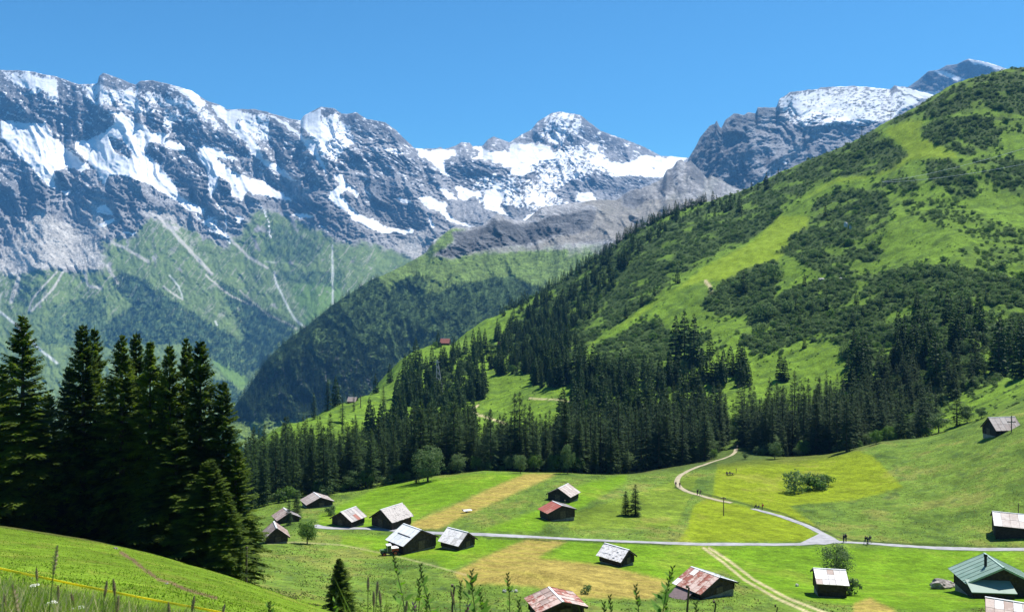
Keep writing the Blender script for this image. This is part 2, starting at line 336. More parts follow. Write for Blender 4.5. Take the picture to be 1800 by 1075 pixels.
ROCK, ROCKD, SCR, SNW = A(.235, .235, .245), A(.11, .115, .125), A(.36, .345, .32), A(.80, .81, .83)
GRS, GRS2, FLO = A(.118, .172, .055), A(.065, .105, .040), A(.018, .04, .018)
def wall_colour(PX, PY, Yd, green=True, snow=1.0, sd=0):
    wx = fbm(PX / 14, PY / 14, 4, 40 + sd) * 7; wy = fbm(PX / 14, PY / 14, 4, 50 + sd) * 7
    n1 = fbm(PX / 40, PY / 25, 5, 60 + sd, .6); n2 = fbm((PX + PY * .5) / 7, (PY - PX * .4) / 16, 4, 61 + sd, .65)
    strata = fbm(PX / 60 + n1 * .5, (PY - .25 * PX) / 3.5, 3, 62 + sd, .6)
    C = ROCK[None, None] * (1 + .55 * n1 + .38 * n2 + .25 * strata)[..., None]
    C = mixc(C, ROCKD, CLIFF.at(PX + wx, PY + wy) * .75)  # shade of the steep faces also painted into the rock colour
    C = np.clip(C, .03, 1)
    # lower slopes turn to pale scree
    low = sst(PY + n1 * 60, 330, 420)
    C = mixc(C, SCR * .8, low * .55 * (.6 + n2))
    C = mixc(C, SCR * 1.1, SCREE.at(PX + wx, PY + wy) * .95)
    if green:
        g = GRASS.at(PX + wx * 1.5, PY + wy * 1.5) * sst(fbm(PX / 26 + n1, (PY - .6 * PX) / 34, 4, 65, .6) + GRASS.at(PX, PY) * .5 + (PY - 470) / 600., -.02, .18)
        gc = GRS[None, None] * (1 + .35 * n2 + .3 * n1)[..., None]
        gc = mixc(gc, GRS2, sst(fbm(PX / 14, PY / 9, 4, 66, .6), .05, .25) * .6)
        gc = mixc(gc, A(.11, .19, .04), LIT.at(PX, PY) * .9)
        C = C + (gc - C) * g[..., None]
        sk = fbm((PX + .75 * PY) / 5 + wx * .15, (PY - .75 * PX) / 60, 4, 69, .6)   # scree runs down the fall line
        C = mixc(C, SCR * .9, sst(sk, .16, .34) * .55 * g * (1 - sst(PY + n1 * 60, 520, 600)))
        f = np.maximum(FOR_L.at(PX + wx, PY + wy), .7 * SHR_L.at(PX + wx, PY + wy)) * sst(fbm(PX / 9, PY / 9, 3, 68, .6), -.35, .0)
        C = mixc(C, FLO * 1.9, f * .75)
        C = mixc(C, SCR * 1.1, SCREE.at(PX, PY) * .55 * sst(n2, -.1, .2))
        C = mixc(C, SCR * 1.2, GUL.at(PX + wx * .35, PY + wy * .35) * .8)
        C = mixc(C, A(.62, .64, .66), WATER.at(PX + wx * .2, PY + wy * .2) * .6)
    s = SNOW.at(PX + wx * .8, PY + wy * .8)
    det = ridged(PX / 16 + n1, PY / 10, 4, 71 + sd); pk = fbm(PX / 9 + n1, PY / 3.5, 4, 72 + sd, .65); sm = sst(s + (det - .45) * .3 - sst(pk, -.08, .14) * np.where(PX > 1590, .1, 1) * np.where(PX > 1350, .85, np.where(PX > 640, .5, .25)), .36, .47)
    st = STREAK.at(PX + wx, PY + wy)
    stn = .8 * fbm((PX + .5 * PY) / 6.5 + wx * .2, (PY - .3 * PX) / 20 + wy * .2, 5, 73 + sd, .7) + .5 * fbm(PX / 18 + wx * .3, PY / 4 + wy * .3, 5, 74, .7) + .25 * fbm(PX / 30, PY / 30, 2, 79)
    sm = np.maximum(sm, sst(st * .5 + stn - .12 * (PX > 690), .26, .36) * sst(st, .12, .5))
    hi = (1 - sst(PY + n1 * 60, 290, 360)) * (PX < 1150)   # small couloirs and ledges holding snow
    gen = fbm((PX + .7 * PY) / 13 + wx * .1, (PY - .45 * PX) / 4.5 + wy * .1, 5, 78 + sd, .65)
    sm = np.maximum(sm, sst(gen, .20, .28) * hi)
    # dirty ice bands on the glaciers
    ice = SNW[None, None] * (1 - .22 * sst(fbm(PX / 30, (PY - .3 * PX) / 5, 4, 75, .6), .05, .35))[..., None]
    k = (sm * snow)[..., None]; C = C * (1 - k) + ice * k
    return np.clip(C, .01, .85), np.clip(1 - .8 * sm - .65 * (GRASS.at(PX, PY) if green else 0), .15, 1).astype(np.float32)
def steep_wall(PX, PY):
    wx = fbm(PX / 20, PY / 20, 3, 90) * 8
    c = CLIFF.at(PX + wx, PY + wx); s = SNOW.at(PX, PY); g = GRASS.at(PX, PY)
    n = fbm(PX / 45, PY / 9, 4, 91, .6)
    return (1 + .9 * s + 1.0 * g + 1.6 * SCREE.at(PX, PY)) * (1 - .84 * c) * np.clip(1 + 1.2 * n, .12, 3)

mat_rock = ground_mat('mountain_rock', (90, 22, 7), (.35, .4, .35), (16, 8, 2.5))
SIL1 = [(-200,118),(0,123),(50,125),(100,135),(139,149),(171,147),(174,134),(182,128),(201,135),(238,149),(246,143),(268,141),(301,149),(338,160),(362,177),(385,184),(398,192),(425,192),(449,192),(469,197),(502,207),(528,212),(535,202),(564,188),(587,190),(600,200),(610,200),(627,198),(644,209),(677,215),(697,230),(714,247),(728,260),(764,262),(775,258),(780,262),(801,257),(811,250),(826,251),(830,257),(848,256),(858,245),(868,240),(895,250),(912,240),(935,227),(945,214),(969,199),(982,196),(1019,202),(1036,215),(1056,230),(1101,246),(1134,259),(1161,274),(1211,277),(1340,285)]
BOT1 = [(-200,820),(430,800),(560,640),(700,560),(850,470),(1340,440)]
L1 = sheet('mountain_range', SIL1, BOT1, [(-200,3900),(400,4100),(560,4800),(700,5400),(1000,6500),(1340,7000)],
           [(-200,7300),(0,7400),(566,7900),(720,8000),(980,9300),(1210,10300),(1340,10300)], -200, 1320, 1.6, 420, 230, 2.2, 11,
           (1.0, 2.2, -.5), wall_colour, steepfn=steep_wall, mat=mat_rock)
SIL2 = [(1190,330),(1205,290),(1213,274),(1221,261),(1231,241),(1248,221),(1256,218),(1260,212),(1264,222),(1268,226),(1275,211),(1290,199),(1308,202),(1315,197),(1328,200),(1332,189),(1365,189),(1369,175),(1389,162),(1436,157),(1442,154),(1501,151),(1565,157),(1572,150),(1602,156),(1650,170),(1750,200),(2000,240)]
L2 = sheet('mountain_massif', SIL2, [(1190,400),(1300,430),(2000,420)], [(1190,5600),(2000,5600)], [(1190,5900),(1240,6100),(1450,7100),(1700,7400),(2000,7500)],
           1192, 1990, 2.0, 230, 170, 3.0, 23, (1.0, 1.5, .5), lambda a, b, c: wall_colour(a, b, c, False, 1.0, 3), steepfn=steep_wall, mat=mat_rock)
SIL3 = [(1540,215),(1585,165),(1598,152),(1615,140),(1632,125),(1652,122),(1665,115),(1682,113),(1702,103),(1736,110),(1789,127),(1900,190)]
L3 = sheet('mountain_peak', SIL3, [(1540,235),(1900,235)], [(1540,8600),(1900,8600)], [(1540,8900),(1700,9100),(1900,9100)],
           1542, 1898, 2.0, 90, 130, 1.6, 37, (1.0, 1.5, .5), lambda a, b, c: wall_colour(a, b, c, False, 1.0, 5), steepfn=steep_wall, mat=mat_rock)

# middle spur: forested flank, grass top, a grey cliff band
CLD4 = masks(('2', [780,890,900,830,880,770,1040,755,1100,700,1180,720,1280,730,1400,690,1600,650,1640,660,1610,750,1530,780,1400,790,1290,830,1100,850,960,880,880,910])).blur(1.5)
CLD4b = masks(('3', [580,778,640,762,705,812,650,850,582,835]), ('3', [775,722,835,665,850,700,835,760,790,765]), ('3', [862,735,905,750,895,785,862,775]), ('3', [930,600,1010,670,1010,760,940,700])).blur(1.5)
SC4 = masks(('2', [1290,850,1400,800,1500,780,1640,750,1700,640,1792,580,1792,800,1600,815,1300,860,1000,880,840,915,1000,860]), ('3', [400,800,560,790,700,740,1060,640,1300,740,1300,900,860,1000,540,1020,200,1040])).blur(2)
G4 = masks(('2', [870,745,760,850,740,900,800,890,960,760]), ('6', [400,600,740,330,1000,215,1040,180,1090,215,1280,195,1792,170,1792,400,1000,600])).blur(2)
FOR_S = masks(('6', [-20,1075,30,980,100,880,210,740,300,655,430,560,560,450,700,360,790,320,850,400,900,340,1000,300,1050,350,1040,400,1110,400,1190,360,1300,345,1400,320,1500,320,1640,370,1700,400,1640,560,1500,640,1000,900,500,1075]))
FOR_S2 = masks(('6', [1340,290,1400,240,1480,250,1560,245,1620,250,1540,280,1400,320]), ('6', [1150,310,1190,310,1200,360,1140,380]), ('6', [560,440,760,330,860,370,1050,300,1080,400,850,480]),
 ('2', [1300,960,1792,820,1792,960,1500,1040]), ('6', [1560,180,1792,180,1792,290,1600,300]))
def spur_colour(PX, PY, Yd):
    wx = fbm(PX / 10, PY / 10, 4, 140) * 5; wy = fbm(PX / 10, PY / 10, 4, 141) * 5
    n1 = fbm(PX / 30, PY / 22, 5, 142, .6); n2 = fbm(PX / 5, PY / 6, 4, 143, .65)
    st = fbm(PX / 40, (PY + .08 * PX) / 2.6, 3, 144, .6)
    C = (ROCK * 1.15)[None, None] * (1 + .5 * n1 + .5 * n2 + .35 * st)[..., None]
    C = mixc(C, ROCKD, sst(ridged(PX / 17 + n1, PY / 11 + n1, 4, 155), .55, .75) * .8 * sst(PX, 1000, 1080))  # crevice shade painted into the rock by ridged noise
    C = mixc(C, SCR * .56, SC4.at(PX + wx, PY + wy) * (1 - CL4.at(PX, PY)) * (1 - .75 * sst(PX, 1040, 1090) * (PY < 350)))
    up = sst(PY + n1 * 18, 395, 415)
    gg = np.maximum(G4.at(PX + wx, PY + wy), sst(PY + n1 * 20 + wx, 425, 455) * (PX < 1200)) * (1 - CLD4.at(PX, PY)) * (1 - .8 * SC4.at(PX + wx, PY + wy))
    gc = A(.108, .165, .040)[None, None] * (1 + .4 * n1 + .45 * n2)[..., None]
    gc = mixc(gc, GRS2 * .9, sst(fbm(PX / 9, PY / 6, 4, 146, .6), .08, .3) * .6)
    C = C + (gc - C) * np.clip(gg, 0, 1)[..., None]
    C = mixc(C, A(.09, .10, .07), sst(n1, .0, .3) * .35 * sst(PX, 1000, 1150))
    C = mixc(C, ROCKD * .65 * np.ones(3, np.float32), CLD4.at(PX + wx * .5, PY + wy * .5) * (.85 + .5 * st))
    C = mixc(C, ROCKD * .9 * np.ones(3, np.float32), CLD4b.at(PX + wx * .5, PY + wy * .5) * .9)
    f = FOR_S.at(PX + wx, PY + wy)
    C = mixc(C, A(.040, .075, .026), f * (.85 + .3 * n2))
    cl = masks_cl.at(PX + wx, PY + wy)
    C = mixc(C, ROCKD, cl * sst(fbm(PX / 8, PY / 20, 4, 150), .05, .3))  # shadowed lower flank painted in as dark patches
    return np.clip(C, .008, .8), (np.ones_like(PX) * .9).astype(np.float32)
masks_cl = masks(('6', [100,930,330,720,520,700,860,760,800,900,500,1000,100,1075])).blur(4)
def steep_spur(PX, PY):
    c = CL4.at(PX, PY); g = G4.at(PX, PY); s = SC4.at(PX, PY)
    return (1 + .6 * g + .5 * s) * (1 - .85 * c) * np.clip(1 + 1.0 * fbm(PX / 45, PY / 14, 4, 151, .6), .2, 3)
SIL4 = [(250,900),(340,850),(400,728),(433,688),(467,634),(500,601),(534,577),(587,534),(648,494),(688,477),(721,460),(748,444),(762,423),(795,400),(845,398),(865,381),(875,374),(888,384),(922,389),(952,364),(1002,357),(1052,351),(1083,352),(1102,338),(1114,333),(1128,331),(1140,326),(1158,316),(1166,311),(1172,300),(1184,293),(1190,283),(1197,280),(1204,286),(1214,283),(1224,293),(1235,303),(1243,314),(1250,308),(1290,328),(1312,336),(1380,370),(1450,420)]
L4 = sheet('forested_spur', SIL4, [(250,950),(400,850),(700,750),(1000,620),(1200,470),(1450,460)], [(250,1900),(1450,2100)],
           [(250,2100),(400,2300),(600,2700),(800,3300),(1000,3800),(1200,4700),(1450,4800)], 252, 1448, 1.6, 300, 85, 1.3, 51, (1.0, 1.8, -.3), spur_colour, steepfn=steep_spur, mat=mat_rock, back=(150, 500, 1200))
# ------------------------------------------------------------------ near terrain: one height field on a fan-shaped grid
COLS = {
 -500: [(8,1080),(20,1010),(45,955),(85,905),(120,910),(160,960),(300,1200),(600,1200),(1700,1100)],
 0:    [(8,1090),(20,1025),(45,968),(88,925),(120,935),(160,985),(300,1200),(600,1200),(1700,1100)],
 200:  [(8,1105),(20,1045),(45,992),(80,960),(105,958),(130,975),(180,1020),(300,1150),(600,1150),(1700,1050)],
 330:  [(8,1120),(20,1065),(45,1018),(72,992),(100,990),(130,1000),(180,1010),(230,985),(300,960),(600,950),(1700,1050)],
 430:  [(8,1145),(20,1090),(40,1048),(68,1022),(100,1036),(140,1020),(180,978),(215,953),(260,925),(310,890),(400,860),(500,820),(620,797),(800,850),(1700,1000)],
 600:  [(8,1200),(20,1130),(50,1092),(80,1080),(110,1072),(140,1047),(170,1010),(205,968),(240,925),(280,890),(320,868),(370,850),(450,815),(550,765),(700,722),(800,710),(1000,760),(1700,900)],
 720:  [(8,1230),(40,1140),(110,1092),(140,1064),(170,1015),(205,968),(235,930),(270,895),(310,862),(340,845),(400,832),(480,810),(600,760),(750,700),(950,645),(1050,630),(1250,680),(1700,760)],
 850:  [(8,1260),(60,1150),(115,1100),(140,1070),(165,1030),(190,988),(220,943),(250,905),(290,868),(340,828),(400,838),(470,820),(560,775),(650,735),(750,690),(850,655),(1000,620),(1150,590),(1280,568),(1500,600),(1700,640)],
 1000: [(8,1280),(60,1160),(115,1102),(140,1066),(165,1025),(195,982),(222,943),(250,912),(290,868),(345,832),(400,836),(480,815),(560,770),(650,705),(750,650),(900,600),(1100,550),(1300,500),(1430,482),(1600,510)],
 1180: [(8,1300),(60,1165),(115,1103),(140,1072),(165,1030),(195,990),(220,948),(250,915),(290,875),(340,840),(372,822),(430,820),(500,780),(580,720),(680,650),(800,580),(950,500),(1150,430),(1350,388),(1450,375),(1600,395)],
 1300: [(8,1310),(60,1170),(115,1105),(140,1078),(165,1035),(195,995),(218,955),(260,905),(300,865),(350,825),(400,800),(450,787),(520,750),(600,690),(700,610),(800,545),(950,470),(1100,410),(1300,357),(1400,340),(1550,360)],
 1400: [(8,1320),(60,1175),(140,1080),(165,1040),(190,1003),(215,960),(260,905),(310,855),(350,820),(375,803),(430,806),(500,760),(600,670),(700,585),(800,515),(950,435),(1150,350),(1350,294),(1500,310)],
 1550: [(8,1330),(60,1180),(140,1083),(165,1040),(190,1003),(213,962),(250,910),(290,860),(330,810),(365,775),(410,785),(470,755),(560,660),(680,550),(800,460),(950,370),(1150,275),(1290,223),(1420,235)],
 1700: [(8,1340),(60,1185),(140,1085),(165,1040),(188,1003),(208,965),(240,905),(280,835),(320,780),(355,748),(400,755),(460,715),(560,600),(680,490),(800,410),(950,310),(1100,215),(1240,150),(1380,160)],
 1800: [(8,1350),(60,1190),(140,1085),(165,1040),(185,1003),(204,965),(230,895),(260,825),(290,768),(320,738),(380,712),(440,680),(480,662),(530,655),(600,560),(700,470),(850,370),(1000,270),(1130,180),(1220,128),(1350,140)],
 2300: [(8,1380),(60,1200),(140,1080),(200,960),(260,820),(330,700),(480,600),(700,400),(1000,150),(1200,0),(1350,20)],
}
cp = []
for pxx, seq in COLS.items():
    for Yv, pyv in seq: cp.append((pxx, Yv * YS, pyv))
    cp.append((pxx, 2050 * YS, max(seq[-1][1] + 260, 700))); cp.append((pxx, 1.2, 1280 + 0 * pxx)); cp.append((pxx, 3.0, lerp(seq[0][1], 1290, .35)))
cp = np.array(cp, float)
def _uv(px, Y): return np.stack([(px - CX) / F * 2.2, np.log(Y)], -1)
def _g(px, py): return -(py - HY) / F
P = _uv(cp[:, 0], cp[:, 1]); EV = _g(cp[:, 0], cp[:, 2]) + 1.0 / cp[:, 1]
def _phi(r2): return np.where(r2 > 0, .5 * r2 * np.log(np.maximum(r2, 1e-12)), 0)
n = len(P); K = _phi(((P[:, None] - P[None]) ** 2).sum(-1)) + np.eye(n) * 2e-4
T = np.concatenate([np.ones((n, 1)), P], 1); M = np.block([[K, T], [T.T, np.zeros((3, 3))]])
SOL = np.linalg.solve(M, np.concatenate([EV, np.zeros(3)]))
CU = np.linspace(-1300, 3100, 140); CV = np.linspace(math.log(.5), math.log(2100), 260)
gu, gv = np.meshgrid(CU, CV); q = np.stack([(gu - CX) / F * 2.2, gv], -1).reshape(-1, 2)
E = np.zeros(len(q))
for i in range(0, len(q), 8000):
    r2 = ((q[i:i + 8000, None] - P[None]) ** 2).sum(-1); E[i:i + 8000] = _phi(r2) @ SOL[:n]
E += SOL[n] + q @ SOL[n + 1:]
E = E.reshape(gu.shape)
def bil(A_, x, y):
    ix = np.clip(x.astype(int), 0, A_.shape[1] - 2); iy = np.clip(y.astype(int), 0, A_.shape[0] - 2); fx = np.clip(x - ix, 0, 1); fy = np.clip(y - iy, 0, 1)
    return (A_[iy, ix] * (1 - fx) + A_[iy, ix + 1] * fx) * (1 - fy) + (A_[iy + 1, ix] * (1 - fx) + A_[iy + 1, ix + 1] * fx) * fy
def base_h(px, Y):
    e = bil(E, (px - CU[0]) / (CU[1] - CU[0]), (np.log(Y) - CV[0]) / (CV[1] - CV[0]))
    return (e - 1.0 / Y) * Y
def rel(px, Y):
    """small relief of the ground in metres, by place"""
    X = (px - CX) / F * Y
    far = sst(Y, 330, 480)
    a = .16 * fbm(X / 7, Y / 7, 3, 201) * sst(Y, 6, 40) + .7 * fbm(X / 34, Y / 34, 3, 205) * sst(Y, 60, 150) * (1 - .4 * sst(Y, 200, 330) * (1 - far))
    b = far * (4.2 * fbm(X / 45, Y / 60, 4, 207) + 1.5 * fbm(X / 14, Y / 22, 3, 208) + 1.2 * ridged(X / 16, Y / 30, 3, 209) + 8 * fbm(X / 160, Y / 160, 2, 211) * sst(Y, 520, 800))
    # small hillock on the meadow
    k = 2.2 * np.exp(-(((X - 3.5) / 8.5) ** 2 + ((Y - 142) / 6.0) ** 2))
    return a + b + k
def H(px, Y): return base_h(px, Y) + rel(px, Y)

pc = np.concatenate([np.arange(-1200, -40, 24), np.arange(-40, 1840, 2.3), np.arange(1840, 3000, 24)])
yr = np.concatenate([[.5, .8], np.geomspace(1.1, 100, 130), np.arange(101, 330, .85), np.geomspace(331, 1500, 300), [1600, 1750, 1900]])
PC, YR = np.meshgrid(pc, yr); HZ = H(PC, YR)
RAT = HZ / YR
def height(X, Y): return float(H(np.array([X / Y * F + CX]), np.array([float(Y)]))[0])
CMAX = None
def hit(px, py, ymin=0.0, ymax=1e9):
    """where the ray through photo pixel (px, py) meets the near terrain"""
    global CMAX
    px = np.atleast_1d(np.asarray(px, float)); py = np.atleast_1d(np.asarray(py, float)); out = np.full((len(px), 3), np.nan)
    r0 = int(np.searchsorted(yr, ymin)); r0 = max(r0, 1)
    for s0 in range(0, len(px), 1500):
        a = px[s0:s0 + 1500]; b = py[s0:s0 + 1500]; ci = np.clip(np.searchsorted(pc, a) - 1, 0, len(pc) - 2); f = (a - pc[ci]) / (pc[ci + 1] - pc[ci])
        col = RAT[r0 - 1:, ci] * (1 - f) + RAT[r0 - 1:, ci + 1] * f; t = -(b - HY) / F
        ok = col[1:] >= t; k = ok.argmax(0) + 1; good = ok.any(0); j = np.arange(len(a)); c0, c1 = col[k - 1, j], col[k, j]
        with np.errstate(all='ignore'): g = np.clip(np.where(c1 == c0, 1.0, (t - c0) / (c1 - c0)), 0, 1)
        kk = k + r0 - 1; Y = yr[kk - 1] + (yr[kk] - yr[kk - 1]) * g; good &= Y <= ymax
        w_ = np.stack([(a - CX) / F * Y, Y, H(a, Y)], -1); w_[~good] = np.nan; out[s0:s0 + 1500] = w_
    return out

def hit1(px, py, ymin=0.0):
    for d in range(0, 60, 3):
        p = hit(px, py + d, ymin)[0]
        if not np.isnan(p[0]): return p
    return hit(px, py, 0)[0]
HAY = masks(('b', [960,610,1130,540,1400,420,1560,350,1740,348,1620,400,1400,500,1200,590,1110,640,960,640]))
HAY.poly([798,1006,862,973,929,946,998,949,944,980,1060,992,1175,1020,1150,1052,1010,1050,940,1030,850,1025,820,1032])
HAY.poly([1500,1060,1530,1050,1580,1075,1500,1090])
MOW = masks(('c', [130,650,430,540,680,400,900,350,900,390,640,540,500,590,440,655]), ('b', [690,760,900,690,1560,690,1380,770,1150,860,1080,800,850,790]))
MOW.poly([944,979,1000,950,1230,958,1400,960,1800,968,2200,968,2200,1060,1800,1060,1640,1075,1480,1062,1330,1040,1270,1000,1175,1020,1110,1015,950,985])
MOW.poly([560,905,680,850,860,830,960,835,880,850,720,915,740,925,560,925]); MOW.poly([600,940,850,944,800,965,600,960])
YEL = masks(('d', [20,640,60,510,130,480,330,520,600,600,700,670,640,705,-20,705]), ('d', [150,470,160,450,180,300,450,270,800,230,930,230,1000,260,1160,420,900,490,600,510,560,520,700,620,680,650,450,540,250,480]))
YEL.poly([1000,905,1230,830,1190,925,1000,930], .35)
PINK = Mask()
HAY.blur(2.2); MOW.blur(2.6); YEL.blur(1.5)
PATH = Mask()
PATH.line([1236,962,1268,985,1308,1018,1364,1050,1420,1075,1470,1092], 4.2); PATH.line([1246,962,1282,985,1325,1018,1384,1050,1440,1072,1490,1088], 4.2)
PATH.line([470,955,520,952,600,957,690,975,760,993,820,1010], 2.5, .45)
PATH.line([840,712,832,718,838,728,858,734,890,745], 3.4); PATH.line([930,700,985,702,1010,708], 2); PATH.line([1240,494,1248,503,1250,514], 6)
PATH.line([990,432,1050,425], 2, .4)
EDGE = Mask()
EDGE.line([850,944,1000,950,1180,957], 2.5, 1); EDGE.line([1187,856,1240,868,1290,880,1370,900,1430,925,1480,946,1560,954,1800,962], 3, 1)
DIRT = Mask()
DIRT.line([212,970,232,982,250,997,280,1018,300,1023,330,1036,380,1050], 5, 1); DIRT.blur(.7)
THICK = masks(
 ('4', [1080,410,1180,330,1290,280,1450,210,1660,120,1900,0,1900,370,1800,370,1700,350,1600,330,1500,340,1400,365,1250,385,1130,410]),
 ('4', [590,640,760,510,1000,440,1090,510,1150,540,1190,570,1100,650,1000,680,800,690,600,800,450,950,300,1060,0,1075,0,900,130,830,350,740]),
 ('4', [1230,440,1350,380,1600,370,1900,400,1900,470,1680,440,1660,530,1580,560,1500,580,1380,540,1280,500]),
 ('4', [1280,610,1400,590,1540,720,1540,790,1440,790,1290,700]), ('4', [1520,600,1700,590,1900,620,1900,860,1800,800,1650,740]),
 ('4', [700,800,870,750,1050,760,1100,860,1060,950,980,990,1030,1075,550,1075,560,1000,650,950,660,900]), ('4', [970,740,1100,700,1250,700,1220,770]),
 ('8', [490,190,560,150,700,150,980,150,1050,190,1000,250,900,300,760,310,660,270,600,220]),
 ('8', [90,460,200,350,330,270,500,230,520,330,460,480,360,520,160,530]),
 ('8', [360,520,540,390,700,330,900,310,1300,260,1480,270,1900,360,1900,850,1500,800,1450,900,880,780,800,640,640,640,440,720,300,680,330,580]),
 ('7', [0,560,200,370,450,200,560,130,700,60,900,0,1400,0,1270,110,1150,150,1000,240,850,340,680,480,450,640,380,700,330,760,300,830,100,830,0,830]),
 ('7', [440,690,640,570,760,550,840,620,880,600,1000,610,1110,680,1000,790,600,850,420,800]))
THICK.poly([1690,440,1800,420,1900,420,1900,500,1700,470], .35); THICK.poly([1560,320,1800,400,1800,450,1600,380], .25)
THICK.poly([1400,840,1700,840,1600,900,1480,960,1300,1060,1000,1100,850,900], 1, '8')
THICK0 = THICK.a.copy()
THICK.blur(1.5)
BRIGHTG = masks(('7', [400,690,700,480,900,370,1000,340,1200,330,1400,230,1550,60,1560,0,1400,0,1270,130,1000,270,870,380,650,530,400,680]),
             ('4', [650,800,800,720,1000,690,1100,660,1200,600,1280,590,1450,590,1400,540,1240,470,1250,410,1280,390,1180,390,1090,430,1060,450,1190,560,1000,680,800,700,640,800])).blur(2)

def near_colour(PX, PY, Y):
    X = (PX - CX) / F * Y
    wx = fbm(PX / 14, PY / 9, 5, 301, .65) * 5.5; wy = fbm(PX / 14, PY / 9, 5, 302, .65) * 3.2
    n1 = fbm(X / 24, Y / 30, 4, 303, .6); n2 = fbm(X / 5, Y / 8, 4, 304, .65); n3 = fbm(X / 60, Y / 80, 3, 305)
    near = 1 - sst(Y, 95, 118); mid = (Y >= 60) & (Y < 420 * YS)
    hill = sst(Y, 330, 380)
    C = A(.110, .178, .025)[None, None] * (1 + .25 * n1 + .45 * n2)[..., None]                       # rough meadow
    C = mixc(C, A(.16, .17, .04), sst(n1 + .8 * n2, .0, .45) * .8)
    C = mixc(C, A(.045, .085, .015), sst(-n1 + .9 * n2, .05, .45) * .8)
    C = mixc(C, A(.05, .085, .03), sst(fbm(X / 3.2, Y / 4.5, 4, 330, .7), .12, .4) * .6)
    ht = A(.110, .190, .018)[None, None] * (1 + .3 * n3 + .22 * n2)[..., None]
    ht = mixc(ht, A(.05, .095, .018), sst(fbm(X / 22, Y / 9, 4, 306, .65), .02, .22) * .65)
    ht = mixc(ht, A(.175, .250, .014), BRIGHTG.at(PX + wx, PY + wy) * .85)  # brighter grass of the open piste strip
    C = C + (ht - C) * hill[..., None]
    m = ((Y > 60) & (Y < 420 * YS)).astype(np.float32) * (PX > 440)
    mow = A(.105, .200, .009)[None, None] * (1 + .14 * n2 + .22 * n1)[..., None]
    mow = mixc(mow, A(.145, .20, .02), sst(n1 + .6 * n2, .0, .5) * .7)
    sw0 = np.sin((X * .35 + Y * .9) * 1.5 + n1 * 4); mow = mow * (1 + .07 * sw0)[..., None]
    k = (MOW.at(PX + wx, PY + wy) * m)[..., None]; C = C * (1 - k) + mow * k
    yel = A(.155, .208, .009)[None, None] * (1 + .18 * n2 + .15 * n1)[..., None]; yel = mixc(yel, A(.19, .19, .035), sst(n1 + .5 * n2, .1, .4) * .5)
    yel = yel * (1 + .07 * np.sin((X * .8 + Y * .5) * 1.3 + n1 * 4))[..., None]
    k = (YEL.at(PX + wx, PY + wy) * m)[..., None]; C = C * (1 - k) + yel * k
    sw = np.sin((X * .55 + Y * .8) * 1.4 + n1 * 3)                                                     # swath lines left by mowing
    hay = A(.27, .215, .055)[None, None] * (1 + .12 * n2 + .10 * sw + .2 * n1)[..., None]; hay = mixc(hay, A(.20, .20, .03), sst(sw * .5 + n1, .1, .6) * .5)
    k = (HAY.at(PX + wx, PY + wy) * m)[..., None]; C = C * (1 - k) + hay * k
    C = mixc(C, A(.03, .05, .012), EDGE.at(PX, PY + wy) * m * .8)
    # near slope
    ns = A(.105, .175, .012)[None, None] * (1 + .22 * fbm(X / 2.5, Y / 2.5, 5, 310, .7) + .12 * fbm(X / .7, Y / .7, 3, 311, .6))[..., None]
    ns = mixc(ns, A(.17, .185, .03), sst(fbm(X / 2.2, Y / 5, 4, 312, .6), .1, .35) * .5)
    ns = mixc(ns, A(.14, .085, .055), DIRT.at(PX + wx * .4, PY + wy * .4))
    sh = sst(Y, 62, 80) * (PX < 520)                                                                   # darker brown ground around the spruces
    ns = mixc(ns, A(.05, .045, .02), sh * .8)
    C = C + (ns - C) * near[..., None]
    gap = sst(-fbm(X / 30, Y / 42, 3, 777), .12, .3)
    t = THICK.at(PX + wx * 1.6, PY + wy * 1.6) * (Y > 430 * YS) * (1 - .75 * gap)
    C = mixc(C, A(.030, .052, .017), t * .85)
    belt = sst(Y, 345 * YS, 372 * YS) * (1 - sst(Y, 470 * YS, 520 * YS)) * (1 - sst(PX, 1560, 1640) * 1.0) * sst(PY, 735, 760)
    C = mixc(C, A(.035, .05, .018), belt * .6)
    pa = PATH.at(PX + wx * .25, PY) * (Y > 60) * np.where(PX < 830, 1, 1)
    C = mixc(C, A(.40, .34, .20), pa * np.where(PY > 940, .85, .95))
    return np.clip(C, .006, .8)
mat_ground = ground_mat('meadow_ground', (6.0, 1.3, .35), (.34, .38, .40), (.6, .42, .13))
PYN = HY - RAT * F
CN = near_colour(PC, PYN, YR)
Vn = np.stack([(PC - CX) / F * YR, YR, HZ], -1)
nr_, nc_ = PC.shape
# close the field behind the camera and give it skirts
back = Vn[0].copy(); back[:, 1] = -40; back[:, 0] = np.linspace(-60, 60, nc_); back[:, 2] = 9
end = Vn[-1].copy(); end[:, 2] = -1000
Vn = np.concatenate([back[None], Vn, end[None]], 0); CN2 = np.concatenate([CN[:1], CN, CN[-1:]], 0)
rg = np.concatenate([[YR[0]], YR, [YR[-1]]]); rg = np.clip(.85 + .0 * rg, 0, 1)
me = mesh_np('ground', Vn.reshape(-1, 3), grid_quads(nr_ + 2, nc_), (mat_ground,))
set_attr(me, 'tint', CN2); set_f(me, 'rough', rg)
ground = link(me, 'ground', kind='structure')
# valley floor far below, reaching the horizon
vf = simple('valley_floor', (.05, .09, .03), var=.4, scale=.002)
me = mesh_np('valley_floor', [(-9000, -300, -1001), (9000, -300, -1001), (9000, 14500, -1001), (-9000, 14500, -1001)], [[0, 1, 2, 3]], (vf,))
link(me, 'valley_floor', kind='structure')

